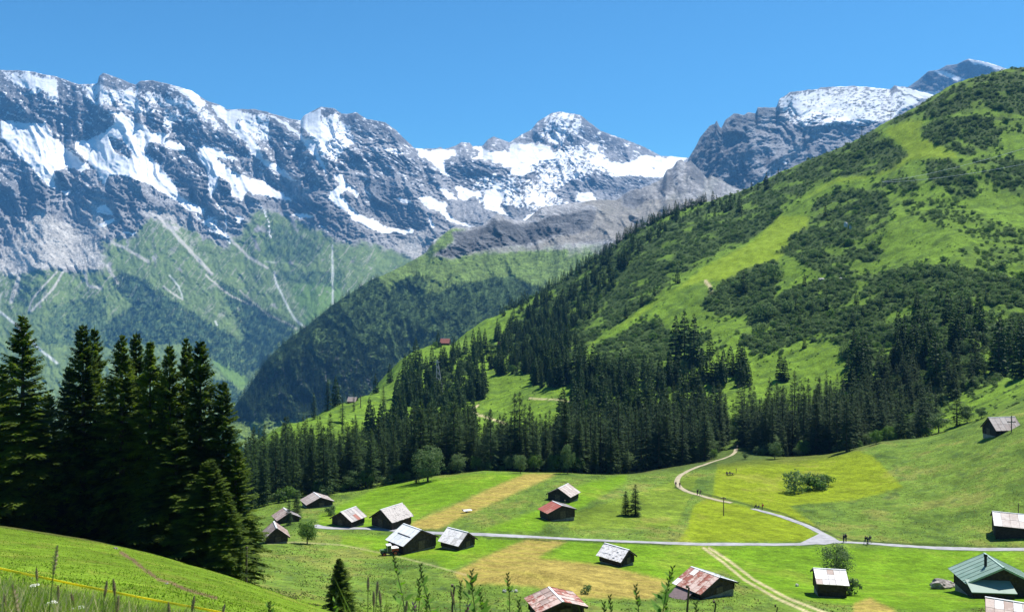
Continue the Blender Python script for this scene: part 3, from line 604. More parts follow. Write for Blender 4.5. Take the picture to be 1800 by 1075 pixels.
def ribbon(name, pts, wpx_m, mat, lift=.06, ymin=60, thick=.25, z=None, label=None):
    p = zp(pts, z); d = np.r_[0, np.cumsum(np.hypot(*np.diff(p, axis=0).T))]; t = np.arange(0, d[-1], 2.0); t = np.r_[t, d[-1]]
    # catmull-like smoothing
    xs = np.interp(t, d, p[:, 0]); ys = np.interp(t, d, p[:, 1]); kk = np.ones(9) / 9
    xs2 = np.convolve(np.pad(xs, 4, mode='edge'), kk, 'valid'); ys2 = np.convolve(np.pad(ys, 4, mode='edge'), kk, 'valid')
    w3 = hit(xs2, ys2, ymin); ok = ~np.isnan(w3[:, 0]); w3 = w3[ok]
    c = w3[:, :2]; s = np.convolve
    c = np.stack([np.convolve(np.pad(c[:, i], 4, mode='edge'), kk, 'valid') for i in (0, 1)], -1)
    tg = np.gradient(c, axis=0); tg /= np.linalg.norm(tg, axis=1)[:, None] + 1e-9; nn = np.stack([-tg[:, 1], tg[:, 0]], -1)
    rows = []
    for off, dz in ((-.5, -thick), (-.5, lift), (0, lift + .03), (.5, lift), (.5, -thick)):
        q = c + nn * wpx_m * off; pxq = q[:, 0] / q[:, 1] * F + CX
        rows.append(np.stack([q[:, 0], q[:, 1], H(pxq, q[:, 1]) + dz], -1))
    V = np.stack(rows, 0); me = mesh_np(name, V.reshape(-1, 3), grid_quads(5, V.shape[1]), (mat,), smooth=False)
    return link(me, name, kind='structure')
m_asph = simple('road_asphalt', (.28, .28, .30), var=.22, scale=.6, bump=.01)
m_grav = simple('path_gravel', (.32, .28, .19), var=.25, scale=.9, bump=.03)
ROADPTS = [548,921,556,925,570,927.5,600,928,640,928,700,932,760,936,850,939,950,944,1100,951.5,1230,956,1400,956.5,1450,953,1480,952,1520,954,1560,957,1650,963,1720,965,1800,965,1950,964]
ribbon('road', ROADPTS, 2.4, m_asph)
ribbon('footpath', [1466,948,1450,940,1420,924,1370,906,1320,893], 1.8, m_asph, .075)
ribbon('gravel_path', [1290,884,1262,879,1240,873,1205,863,1188,852,1190,838,1213,825,1250,812,1280,803,1296,794,1293,784], 1.7, m_grav, .06)
tri = hit([1405,1440,1452,1478,1450], [955,938,938,952,957], 60); ctr = tri.mean(0)
V = [tuple(r + np.array([0, 0, .10])) for r in tri]; V += [tuple(r - np.array([0, 0, .3])) for r in tri]
me = bpy.data.meshes.new('road_junction'); me.from_pydata(V, [], [(0, 1, 2, 3, 4)] + [(i, (i + 1) % 5, 5 + (i + 1) % 5, 5 + i) for i in range(5)]); me.materials.append(m_asph)
link(me, 'road_junction', kind='structure')

# ------------------------------------------------------------------ the air
hm = bpy.data.materials.new('haze_air'); hm.use_nodes = True; hn = hm.node_tree; hn.nodes.clear()
ho = hn.nodes.new('ShaderNodeOutputMaterial'); hv = hn.nodes.new('ShaderNodeVolumePrincipled')
hv.inputs['Color'].default_value = (.15, .47, 1.0, 1); hv.inputs['Density'].default_value = 4.6e-5; hv.inputs['Anisotropy'].default_value = .0
hn.links.new(hv.outputs[0], ho.inputs['Volume'])
x0, x1, y0, y1, z0, z1 = -9100, 9100, -400, 14600, -1002, 2750
me = bpy.data.meshes.new('haze'); me.from_pydata([(x, y, z) for z in (z0, z1) for y in (y0, y1) for x in (x0, x1)], [], [(0, 2, 3, 1), (4, 5, 7, 6), (0, 1, 5, 4), (2, 6, 7, 3), (0, 4, 6, 2), (1, 3, 7, 5)])
me.materials.append(hm); link(me, 'haze', kind='stuff')
# ------------------------------------------------------------------ trees
def foliage_mat(name, base, tip, transl=.25, rand=.45, transcol=None):
    m, n, b = new_mat(name); g = nd(n, 'ShaderNodeTexCoord'); no = nd(n, 'ShaderNodeTexNoise'); no.inputs['Scale'].default_value = .9; no.inputs['Detail'].default_value = 3
    n.links.new(g.outputs['Object'], no.inputs['Vector'])
    oi = nd(n, 'ShaderNodeObjectInfo'); ad = nd(n, 'ShaderNodeMath', operation='MULTIPLY_ADD'); ad.inputs[1].default_value = rand; n.links.new(oi.outputs['Random'], ad.inputs[0])
    mp = nd(n, 'ShaderNodeMapRange'); mp.inputs['From Min'].default_value = .35; mp.inputs['From Max'].default_value = .7; n.links.new(no.outputs[0], mp.inputs[0])
    n.links.new(mp.outputs[0], ad.inputs[2]); sb = nd(n, 'ShaderNodeMath', operation='SUBTRACT'); n.links.new(ad.outputs[0], sb.inputs[0]); sb.inputs[1].default_value = rand / 2; sb.use_clamp = True
    mx = nd(n, 'ShaderNodeMixRGB'); mx.inputs[1].default_value = (*base, 1); mx.inputs[2].default_value = (*tip, 1); n.links.new(sb.outputs[0], mx.inputs[0])
    n.links.new(mx.outputs[0], b.inputs['Base Color']); b.inputs['Roughness'].default_value = .7
    tr = nd(n, 'ShaderNodeBsdfTranslucent'); ms = nd(n, 'ShaderNodeMixShader'); ms.inputs[0].default_value = transl
    hsv = nd(n, 'ShaderNodeHueSaturation'); hsv.inputs['Value'].default_value = 1.8; hsv.inputs['Saturation'].default_value = 1.1
    n.links.new(mx.outputs[0], hsv.inputs['Color']); n.links.new(hsv.outputs[0], tr.inputs[0])
    out = [x for x in n.nodes if x.type == 'OUTPUT_MATERIAL'][0]
    n.links.new(b.outputs[0], ms.inputs[1]); n.links.new(tr.outputs[0], ms.inputs[2]); n.links.new(ms.outputs[0], out.inputs[0])
    return m
M_NEEDLE = foliage_mat('spruce_needles', (.009, .027, .006), (.044, .084, .012), .24)  # tip colour paints in sunlit needles, spread by noise
M_NEEDLE2 = foliage_mat('spruce_needles_near', (.016, .038, .006), (.12, .175, .018), .5)  # tip colour paints in the sunlit boughs, spread by noise
M_LEAF = foliage_mat('broad_leaves', (.055, .10, .035), (.13, .19, .07), .3)
M_LEAFY = foliage_mat('fresh_leaves', (.055, .12, .02), (.10, .17, .03), .3)
M_ALDER = foliage_mat('alder_leaves', (.058, .105, .032), (.17, .24, .085), .35, .6)  # tip colour paints in lit bush tops, spread by noise
M_BARK = simple('bark', (.07, .055, .042), var=.4, scale=5)

class TB:
    """collects triangles"""
    def __init__(s): s.v = []; s.t = []
    def kite(s, p, q, w, side, sag=0.0):
        i = len(s.v); m = p + (q - p) * .45; m = m + np.array([0, 0, -sag * .3])
        s.v += [p, m + side * w, q + np.array([0, 0, -sag]), m - side * w]; s.t += [(i, i + 1, i + 2), (i, i + 2, i + 3)]
    def tube(s, pts, rads, k=6):
        base = len(s.v); pts = [np.array(p, float) for p in pts]
        for j, (p, r) in enumerate(zip(pts, rads)):
            d = pts[min(j + 1, len(pts) - 1)] - pts[max(j - 1, 0)]; d /= np.linalg.norm(d) + 1e-9
            a = np.cross(d, [0, 0, 1.] if abs(d[2]) < .9 else [1., 0, 0]); a /= np.linalg.norm(a); b = np.cross(d, a)
            for i in range(k): th = 2 * math.pi * i / k; s.v.append(p + (a * math.cos(th) + b * math.sin(th)) * r)
        for j in range(len(pts) - 1):
            for i in range(k):
                a0 = base + j * k + i; a1 = base + j * k + (i + 1) % k; s.t += [(a0, a1, a1 + k), (a0, a1 + k, a0 + k)]
    def mesh(s, name, mats, smooth=False): return mesh_np(name, np.array(s.v), np.array(s.t), mats, smooth=smooth)

def spruce_meshes(seed, Ht, R, nw, nseg, z0=.06, mat=None, hang=True, lod=0, gappy=0.0):
    r = random.Random(seed); tb = TB()
    lopside = r.uniform(0, 6.28)
    for wv in range(nw):
        t = (wv + r.uniform(-.3, .3)) / nw; t = min(max(t, 0), .985)
        z = Ht * (z0 + (1 - z0) * t ** .93) ; zz = z; prof = (1 - t) ** .82 * (1 if t > .12 else .72 + 2.3 * t)
        nb = r.choice((5, 6, 6, 7)) if lod == 0 else 5
        a0 = r.uniform(0, 6.28)
        for b in range(nb):
            if r.random() < gappy: continue
            z = zz + r.uniform(-.5, .5) * Ht / nw
            az = a0 + 6.283 * b / nb + r.uniform(-.3, .3); L = R * prof * r.uniform(.68, 1.12) * (1 + .12 * math.cos(az - lopside)) + .12
            el = lerp(-.22, .75, t ** 1.3) + r.uniform(-.12, .12); dx, dy = math.cos(az), math.sin(az)
            fwd = np.array([dx, dy, 0]); lat = np.array([-dy, dx, 0])
            def pt(s_): return np.array([0, 0, z]) + fwd * L * s_ + np.array([0, 0, L * (math.tan(el) * s_ - .42 * (1 - t) * s_ * s_ + .16 * s_ ** 4)])
            if lod == 0:
                w_ = .05 + .012 * L
                tb.kite(pt(.0), pt(1.0), .10 + .03 * L, lat, 0)
                for j in range(nseg):
                    s_ = .18 + .80 * (j + r.uniform(-.3, .3)) / nseg; p = pt(s_); tl = (.46 * L * (1 - s_) ** .8 + .16) * r.uniform(.7, 1.15)
                    for sg in (-1, 1):
                        d = fwd * .62 + lat * sg * .85 + np.array([0, 0, r.uniform(-.1, .06)]); side = np.cross(d, [0, 0, 1.]); side /= np.linalg.norm(side)
                        side = side + np.array([0, 0, r.uniform(-.55, .55)])
                        tb.kite(p, p + d * tl, .10 * tl + .07, side, .26 * tl * (1.1 - t))
                    if hang and r.random() < .75:
                        q = p + fwd * .12 + lat * r.uniform(-.25, .25) * tl + np.array([0, 0, -.30 * tl - .18])
                        tb.kite(p, q, .10 + .05 * tl, lat * r.choice((-1, 1)) * .8 + fwd * .3, 0)
            else:
                wd = .30 * L + .12; q = pt(1.0); i = len(tb.v); m = pt(.55)
                tb.v += [pt(0.02), m + lat * wd + np.array([0, 0, -.16 * L]), q, m - lat * wd + np.array([0, 0, -.16 * L]), m + np.array([0, 0, .05])]
                tb.t += [(i, i + 1, i + 4), (i + 4, i + 1, i + 2), (i, i + 4, i + 3), (i + 4, i + 2, i + 3)]
                tb.kite(m - lat * wd * .6, m + fwd * .35 * L - lat * wd * 1.3, .14 * L + .06, lat * .4 + np.array([0, 0, .9]), .15 * L)
                tb.kite(m + lat * wd * .6, m + fwd * .35 * L + lat * wd * 1.3, .14 * L + .06, lat * .4 + np.array([0, 0, .9]), .15 * L)
    tb.kite(np.array([0, 0, Ht * .965]), np.array([0, 0, Ht * 1.02]), .05, np.array([1., 0, 0])); tb.kite(np.array([0, 0, Ht * .965]), np.array([0, 0, Ht * 1.02]), .05, np.array([0, 1., 0]))
    crown = tb.mesh('crown', (mat or M_NEEDLE,))
    tt = TB(); tt.tube([(0, 0, -1.5), (0, 0, 0), (0, 0, Ht * .3), (0, 0, Ht * .97)], [Ht * .022, Ht * .017, Ht * .012, .02], 7)
    return crown, tt.mesh('trunk', (M_BARK,), True)
def broad_meshes(seed, Ht, R, nblob, nleaf, leaf, mat, z0=.22, limbs=5):
    r = np.random.default_rng(seed); tb = TB(); blobs = []
    for i in range(nblob):
        d = r.normal(size=3); d /= np.linalg.norm(d); k = r.uniform(.25, 1) ** .6
        c = np.array([d[0] * R * .74 * k, d[1] * R * .74 * k, Ht * (z0 + (1 - z0) * .52) + d[2] * Ht * (1 - z0) * .40 * k]); blobs.append((c, R * r.uniform(.24, .46)))
    for c, rad in blobs:
        n = max(8, int(nleaf * (rad / R / .35) ** 2 / nblob)); d = r.normal(size=(n, 3)); d /= np.linalg.norm(d, axis=1)[:, None]
        d[:, 2] = np.where(d[:, 2] < -.4, -d[:, 2], d[:, 2]); rr = rad * r.uniform(.55, 1.18, n)
        for j in range(n):
            p = c + d[j] * rr[j] * np.array([1, 1, .85]); s1 = r.normal(size=3); s1 -= d[j] * (s1 @ d[j]) * .7; s1 /= np.linalg.norm(s1); s2 = np.cross(s1, d[j] + r.normal(size=3) * .35); s2 /= np.linalg.norm(s2)
            tb.kite(p - s1 * leaf * .5, p + s1 * leaf * r.uniform(.5, .9), leaf * .38, s2, leaf * .15)
    tt = TB(); tt.tube([(0, 0, -1), (0, 0, 0), (0, 0, Ht * .5), (.1, 0, Ht * .8)], [Ht * .03, Ht * .026, Ht * .016, .02])
    for c, rad in blobs[:limbs]: tt.tube([(0, 0, Ht * .25), tuple(c * np.array([.5, .5, .75])), tuple(c)], [Ht * .014, Ht * .009, .02], 5)
    return tb.mesh('crown', (mat,)), tt.mesh('trunk', (M_BARK,), True)

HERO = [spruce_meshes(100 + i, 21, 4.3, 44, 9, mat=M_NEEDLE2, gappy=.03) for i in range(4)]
MID = [spruce_meshes(200 + i, 22, (4.6, 3.8, 5.3)[i], (27, 25, 24)[i], 4, mat=M_NEEDLE, lod=0, hang=False, gappy=(.03, .12, .08)[i]) for i in range(3)]
LOW = [spruce_meshes(300 + i, 18, 3.7, 21, 1, mat=M_NEEDLE, lod=1) for i in range(3)]
TINY = [spruce_meshes(400 + i, 18, 3.3, 6, 1, mat=M_NEEDLE, lod=1) for i in range(2)]
BROAD = [broad_meshes(500 + i, 11, 5.0, 30, 2100, .5, (M_LEAF, M_LEAFY)[i % 2], .04) for i in range(3)]
WILLOW = broad_meshes(520, 13, 5.8, 40, 3400, .42, M_LEAF, .0)
SHRUB = [broad_meshes(540 + i, 3.4, 2.9, 12, 520, .42, (M_ALDER, M_LEAF, M_LEAFY)[i], .0, 4) for i in range(3)]

def thing(name, loc, label, cat, group=None, rz=0.0, sc=1.0):
    o = bpy.data.objects.new(name, None); COL.objects.link(o); o.location = loc; o.rotation_euler = (0, 0, rz)
    o.scale = sc if hasattr(sc, '__len__') else (sc, sc, sc); o['label'] = label; o['category'] = cat
    if group: o['group'] = group
    o.empty_display_size = .5
    return o
def tree(kind, meshes, loc, hgt, nominal, label, group=None, wide=1.0, cat='tree'):
    s = hgt / nominal; o = thing(kind, loc, label, cat, group, rng.uniform(0, 6.28), (s * wide, s * wide, s))
    link(meshes[0], 'crown', o); link(meshes[1], 'trunk', o)
    return o
def on(px, Y): return np.array([(px - CX) / F * Y, Y, H(np.array([float(px)]), np.array([float(Y)]))[0]])

# --- the dark clump of tall spruces on the near slope
GR = 'tall spruces in the dark clump at the left edge'
CLUMP = [(40,86,553,1.12,'tall full spruce standing apart as leftmost treetop of the near clump'),
 (146,88,568,1.0,'taller left half of the twin-topped spruce in the near clump'), (166,91,573,.85,'right half of the twin-topped spruce in the near clump'),
 (122,95,640,.9,'short spruce tucked between the first and second tall treetops of the clump'),
 (214,87,588,.95,'slim spruce left of the pair in the middle of the near clump'), (240,90,583,.9,'spruce with the highest tip in the middle of the near clump'),
 (264,86,596,.9,'bushy spruce right of the middle pair in the near clump'), (298,85,603,.85,'narrow spruce with a club-shaped tip right of the clump middle'),
 (328,87,593,.85,'left spruce of the pair near the right end of the tall clump'), (352,84,596,1.0,'spruce with bare outer branches at the right end of the tall clump'),
 (392,82,668,.95,'lower spruce below the right end of the tall clump'), (414,80,775,.75,'short spruce at the outer right edge of the dark clump'),
 (4,90,640,1.0,'spruce cut by the left edge of the photo in the near clump'), (84,94,690,.9,'half-hidden spruce between the first two tall trees of the clump'),
 (194,95,668,.95,'lower spruce filling the gap left of the middle pair'), (-42,86,600,1.1,None), (-100,90,640,1.1,None),
 (368,76,808,1.1,'short spruce in front of the clump with brown broken branches'), (310,80,742,1.0,'lower spruce in front of the club-tipped one'),
 (398,72,862,.8,'smallest bright spruce on the lower right corner of the clump'), (60,92,720,1.1,'lower spruce behind the leftmost full spruce'),
 (285,93,660,1.0,'spruce behind the bushy one in the middle of the clump'),
 (30,98,760,1.2,'dark spruce low behind the leftmost trees of the clump'), (230,98,740,1.2,'dark spruce low behind the middle pair of the clump'), (150,99,760,1.2,'dark spruce low behind the twin-topped spruce'), (345,93,760,1.1,'dark spruce low behind the right pair of the clump')]
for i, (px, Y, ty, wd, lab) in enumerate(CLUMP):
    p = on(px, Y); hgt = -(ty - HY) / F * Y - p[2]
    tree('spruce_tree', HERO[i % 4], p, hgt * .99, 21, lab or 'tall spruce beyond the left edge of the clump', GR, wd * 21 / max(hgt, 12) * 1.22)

THINGS_LEFT = 290
def px_tree(px, base, top, lab, kind='spruce_tree', meshes=None, nominal=22, ymin=100, wide=1.0, group=None, Y=None):
    if Y is None:
        p = hit1(px, base, ymin)
        if np.isnan(p[0]): print('no hit', px, base); return None
    else: p = on(px, Y)
    p[2] -= .15; top_z = -(top - HY) / F * p[1]
    return tree(kind, meshes or MID[int(px) % 3], p, max(top_z - p[2], 1.5), nominal, lab, group, wide, 'tree' if 'shrub' not in kind else 'shrub')
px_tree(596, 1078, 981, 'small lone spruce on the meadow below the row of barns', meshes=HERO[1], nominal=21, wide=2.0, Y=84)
px_tree(1100, 905, 862, 'shorter left spruce of the pair alone in the middle meadow', meshes=MID[0], ymin=150, wide=1.7)
px_tree(1117, 906, 850, 'taller right spruce of the pair alone in the middle meadow', meshes=MID[1], ymin=150, wide=1.9)
px_tree(508, 922, 875, 'slim young spruce hiding the small reddish roofed barn', meshes=MID[2], ymin=120, wide=1.1)
px_tree(522, 912, 865, 'rounded young spruce beside the grey roof at the forest edge', meshes=MID[0], ymin=120, wide=1.6)
px_tree(540, 955, 909, 'leafy bush tree beside the track right of the pinkish roofed barn', 'bush_tree', BROAD[1], 11, 120, 1.0)
px_tree(585, 905, 887, 'small round shrub behind the barn with the half-rusted roof', 'shrub', SHRUB[1], 3.4, 120, .9)
px_tree(1470, 1020, 952, 'round grey-green tree behind the small square barn', 'willow_tree', WILLOW, 13, 120, 1.12)
px_tree(1490, 1045, 1012, 'leafy bush hugging the right wall of the small square barn', 'shrub', SHRUB[1], 3.4, 120, .9)
px_tree(752, 846, 780, 'pale silvery willow at the edge of the forest belt', 'willow_tree', WILLOW, 13, 150, 1.15)
px_tree(732, 848, 770, 'dark spruce just left of the silvery willow', meshes=MID[1], ymin=150)
px_tree(1397, 866, 829, 'taller left bush of the dark clump on the mown field', 'shrub', SHRUB[0], 3.4, 150, .85)
px_tree(1420, 862, 838, 'second bush of the dark clump on the mown field', 'shrub', SHRUB[2], 3.4, 150, 1.4)
px_tree(1438, 858, 834, 'middle bush of the dark clump on the mown field', 'shrub', SHRUB[0], 3.4, 150, 1.4)
px_tree(1456, 853, 834, 'right-hand low bush of the dark clump on the mown field', 'shrub', SHRUB[2], 3.4, 150, 1.0)
px_tree(1030, 1043, 1030, 'small dark bush alone on the hay strip', 'shrub', SHRUB[0], 3.4, 120, .9)
for px, b, t, wd, l in ((915,832,795,.7,'green broadleaf tree between spruces above the hay strip'), (998,832,780,.6,'bright broadleaf tree right of the wide dark spruce'),
        (1085,826,800,1.1,'pale bushy willow at the belt edge above the middle meadow'), (1112,824,792,1.0,'second pale willow at the belt edge'), (1255,806,786,1.0,'leafy bush left of the path entering the forest'),
        (1232,800,738,.8,'broadleaf tree among the spruces left of the forest path'), (1362,806,772,.9,'rounded bright bush right of the forest path'), (1310,806,796,1.2,'low bush in the bend of the forest path'),
        (1418,798,760,.8,'broadleaf tree at the foot of the belt right of the round bush'), (1440,795,750,.8,'pale broadleaf tree between the dark belt spruces'), (1290,770,745,.7,'light green bush at the gap where the path vanishes'),
        (1540,780,752,1.0,'light bush on the rim of the right mound'), (1575,772,740,1.1,'pale spreading bush on the rim of the right mound'), (1610,765,728,1.2,'broad pale bush below the rough pasture barn'),
        (1650,760,722,1.2,'spreading bush left of the high barn'), (1500,772,735,.9,'bush under the spruces at the mound rim'), (1590,745,705,1.0,'leafy tree in the hollow behind the mound'),
        (1700,742,712,1.1,'bush between two dark spruces behind the high barn'), (1725,735,712,1.0,'low bush behind the high barn')):
    px_tree(px, b, t, l, 'broadleaf_tree', BROAD[px % 3], 11, 200, wd, 'broadleaf trees along the forest edge')
for px, b, t, l in ((1756,660,552,'tall dark spruce at the upper right, second from the frame edge'), (1795,664,560,'tall dark spruce at the right frame edge'), (1645,690,580,'tall spruce on the right slope with a broad foot'),
        (1682,625,575,'spruce standing high on the shrubby right slope'), (1578,650,588,'spruce above the belt on the right slope'), (1515,684,580,'spire of the spruce group above the right belt'), (1505,684,598,'second spruce of the group above the right belt'),
        (1491,684,622,'lower left spruce of the group above the right belt'), (1371,668,617,'pointed spruce where the belt meets the shrubby slope'), (1380,670,625,'shorter spruce beside the pointed one at the shrubby slope'), (1682,748,668,'spruce standing on the rim left of the high barn'),
        (1618,733,658,'spruce in the hollow behind the right mound'), (1645,738,680,'narrow young spruce in the hollow behind the right mound'), (1555,760,664,'spruce left of the hollow behind the right mound'), (1488,793,690,'big dark spruce at the rim of the yellow field'), (1528,768,668,'spruce right of the big dark one at the field rim'), (1582,745,660,'spruce between the hollow and the belt'),
        (1414,506,480,'small spruce alone in the shrubs on the right hill'), (1307,516,473,'dark spruce above the shrubs near the gravel bend'), (1414,612,588,'tiny spruce at the tip of the grassy wedge'),
        (1188,642,553,'left spruce of the three on the bright slope'), (1203,642,543,'middle and tallest spruce of the three on the bright slope'), (1220,642,550,'right spruce of the three on the bright slope'), (1215,648,622,'short spruce in front of the three on the slope'), (1248,625,580,'dark round-topped spruce right of the three on the slope'),
        (1191,498,468,'single spruce beside the bright grass strip'), (1347,333,303,'pointed spruce on the ridge line of the hill'), (1300,376,340,'right spruce of the ridge pair'), (1284,368,337,'left spruce of the ridge pair'), (1253,362,334,'rounded spruce on the ridge line'), (1451,384,358,'small spruce at the head of the shrub island'),
        (685,673,638,'spruce alone on the grassy shoulder below the red roof'), (602,744,697,'spruce in the middle of the grassy shoulder'), (552,737,690,'spruce on the shoulder rim at the far left'), (674,722,677,'spruce with a long shadow on the grassy shoulder'), (731,645,592,'tallest spruce on the rim of the grassy shoulder'), (720,660,615,'spruce left of the tallest rim spruce'), (712,668,620,'spruce third from the tall rim spruce'),
        (576,700,665,'first spruce on the rim near the small hut'), (590,692,660,'second spruce on the rim near the small hut'), (622,722,690,'small spruce below the small hut on the shoulder'), (715,690,660,'tiny spruce on the upper shoulder'), (660,690,655,'spruce on the rim between hut and tall spruces')):
    px_tree(px, b, t, l, meshes=LOW[px % 3] if b < 700 else MID[px % 3], nominal=18 if b < 700 else 22, ymin=230, wide=1.05)

for i in range(34):
    px = 470 + (1270 - 470) * (i + rng.random()) / 34 if i < 24 else 1310 + 330 * (i - 24 + rng.random()) / 10
    Yf = interp([(425,250),(520,258),(600,280),(720,296),(760,300),(850,302),(1000,306),(1180,326),(1240,338),(1285,350),(1325,350),(1400,338),(1480,330),(1560,338),(1640,345)], px) - rng.uniform(0, 4)
    tree('broadleaf_tree', (SHRUB[1], SHRUB[2], BROAD[0], BROAD[1])[i % 4], on(px, Yf), rng.uniform(3.5, 8), (3.4, 3.4, 11, 11)[i % 4] * (1.6 if i % 4 < 2 else 1), 'small leafy tree or bush at the foot of the spruce belt', 'leafy bushes along the foot of the spruce belt')
# --- forests: positions first, then the largest as things, the rest as one mass
front = [(425,250),(520,258),(600,280),(720,296),(760,300),(850,302),(1000,306),(1180,326),(1240,338),(1285,395),(1300,400),(1325,350),(1400,338),(1480,330),(1560,338),(1640,345)]
rear = [(425,400),(600,385),(720,410),(850,400),(960,410),(1000,440),(1200,440),(1400,440),(1560,450),(1640,420)]
pos = []   # x, y, z, height
dn = np.arange(0, 26)
for row in range(26):
    for px in np.arange(426, 1640, 14.0):
        Y0, Y1 = interp(front, px), interp(rear, px); pxx = px + rng.uniform(-7, 7); Y = Y0 + row * 5.2 + rng.uniform(-2, 2)
        if Y > Y1 or rng.random() < .08 + .5 * (float(fbm(np.array([pxx / 22.0]), np.array([Y / 9.0]), 2, 811)[0]) > .08): continue
        if 1276 < pxx < 1304 and Y < 420: continue
        if pxx > 1520 and rng.random() < .45: continue
        hh = rng.uniform(17, 27) * lerp(.80, 1.0, sst(pxx, 600, 850)) * (1 - .2 * sst(pxx, 1500, 1640)) * rng.choice([1.12, 1, .9, .75, .55])
        pos.append((*on(pxx, Y), hh))
def scatter(polyz, n, h0, h1, ymin, mask_not=None):
    m = masks(*polyz); ys, xs = np.nonzero(m.a > .5); k = rng.integers(0, len(xs), n); a = xs[k] - MX + rng.random(n); b = ys[k] - MY + rng.random(n)
    w3 = hit(a, b, ymin)
    for p in w3:
        if not np.isnan(p[0]): pos.append((*p, rng.uniform(h0, h1)))
scatter([('7', [-20,560,120,430,330,240,540,40,700,-70,800,-110,930,-60,860,60,640,220,500,420,400,560,330,700,0,790,-60,700])], 330, 11, 20, 330)
scatter([('6', [1090,770,1200,730,1400,640,1640,540,1792,440,1792,860,1600,930,1500,830,1350,850,1350,1010,1000,1020,860,1010,820,1000,900,900,1000,800])], 330, 13, 22, 330)
scatter([('6', [1080,690,1220,650,1200,690,1100,720])], 22, 12, 20, 330)
scatter([('7', [0,780,350,760,420,840,900,860,1100,800,1250,800,1250,900,800,930,300,900,120,950,0,900])], 150, 12, 22, 330)
scatter([('7', [100,880,400,860,700,880,700,960,300,960,240,990])], 30, 12, 18, 330)
scatter([('8', [880,760,1100,720,1450,760,1600,830,1500,950,1000,980,860,900])], 60, 12, 22, 330)
scatter([('8', [500,440,1700,400,1750,700,900,700,600,600])], 26, 7, 12, 330)
scatter([('6', [290,1000,420,950,500,920,640,870,700,850,640,900,500,960,420,1010])], 34, 10, 17, 330)
scatter([('b', [860,0,1250,0,1300,120,1250,250,900,250,700,150])], 90, 14, 22, 320)
scatter([('8', [1180,560,1790,560,1790,800,1500,900,1300,1050,1000,1100,900,900])], 60, 10, 24, 320)
scatter([((None), [985,640,1240,705,1285,785,1000,785,955,745])], 190, 13, 24, 320)
cx_ = np.r_[np.linspace(1035, 1240, 75), np.linspace(880, 1035, 30)]; 
for a_ in cx_:
    col = RAT[:, min(np.searchsorted(pc, a_), len(pc) - 1)]; j_ = 400 + int(np.argmax(col[400:])); pos.append((*on(a_, yr[j_] - rng.uniform(0, 60)), rng.uniform(9, 19)))
scatter([('4', [-100,880,100,820,560,640,540,700,200,900,0,960])], 34, 7, 12, 330)
pos = np.array(pos); size = pos[:, 3] / pos[:, 1]
# clearings stay open
ppx = pos[:, 0] / pos[:, 1] * F + CX; ppy = HY - pos[:, 2] / pos[:, 1] * F
open_ = masks(('6', [1350,850,1620,820,1600,900,1792,900,1792,1075,1400,1075,1270,1010,1350,960]), ('b', [1250,-20,1640,-60,1640,60,1500,120,1280,110,1180,60]),
              ('6', [500,1010,640,930,830,840,960,760,1080,700,1240,620,1400,560,1410,590,1230,690,1000,800,900,880,800,1000,600,1075,450,1075]), ('8', [0,800,500,740,640,650,780,590,800,640,600,740,480,800,300,810,120,860]))
keep = open_.at(ppx, ppy) < .5
pos = pos[keep]; size = size[keep]; ppx = ppx[keep]; ppy = ppy[keep]
vis = hit(ppx, ppy - 6, 200); seen = (~np.isnan(vis[:, 0])) & (vis[:, 1] > pos[:, 1] - 12) | np.isnan(vis[:, 0])
order = np.argsort(-(size + seen * .02)); nth = 235
def region(px, py, Y):
    if Y < 420:
        if px < 640: return 'spruce in the lower dense belt behind the left barns', 'spruces of the belt behind the left barns'
        if px < 980: return 'spruce in the dense belt above the tan hay strip', 'spruces of the belt above the hay strip'
        if px < 1285: return 'spruce in the dense belt between the hay strip and the forest path', 'spruces of the belt left of the forest path'
        return 'spruce in the dark belt right of the forest path behind the yellow field', 'spruces of the belt right of the forest path'
    return 'spruce on the wooded hill flank behind the valley belt', 'spruces on the hill flank'
for i in order[:nth]:
    lab, g = region(ppx[i], ppy[i], pos[i, 1])
    tree('spruce_tree', MID[i % 3], pos[i, :3], pos[i, 3], 22, 'tall dark ' + lab, g, rng.uniform(.85, 1.15))
rest = order[nth:]

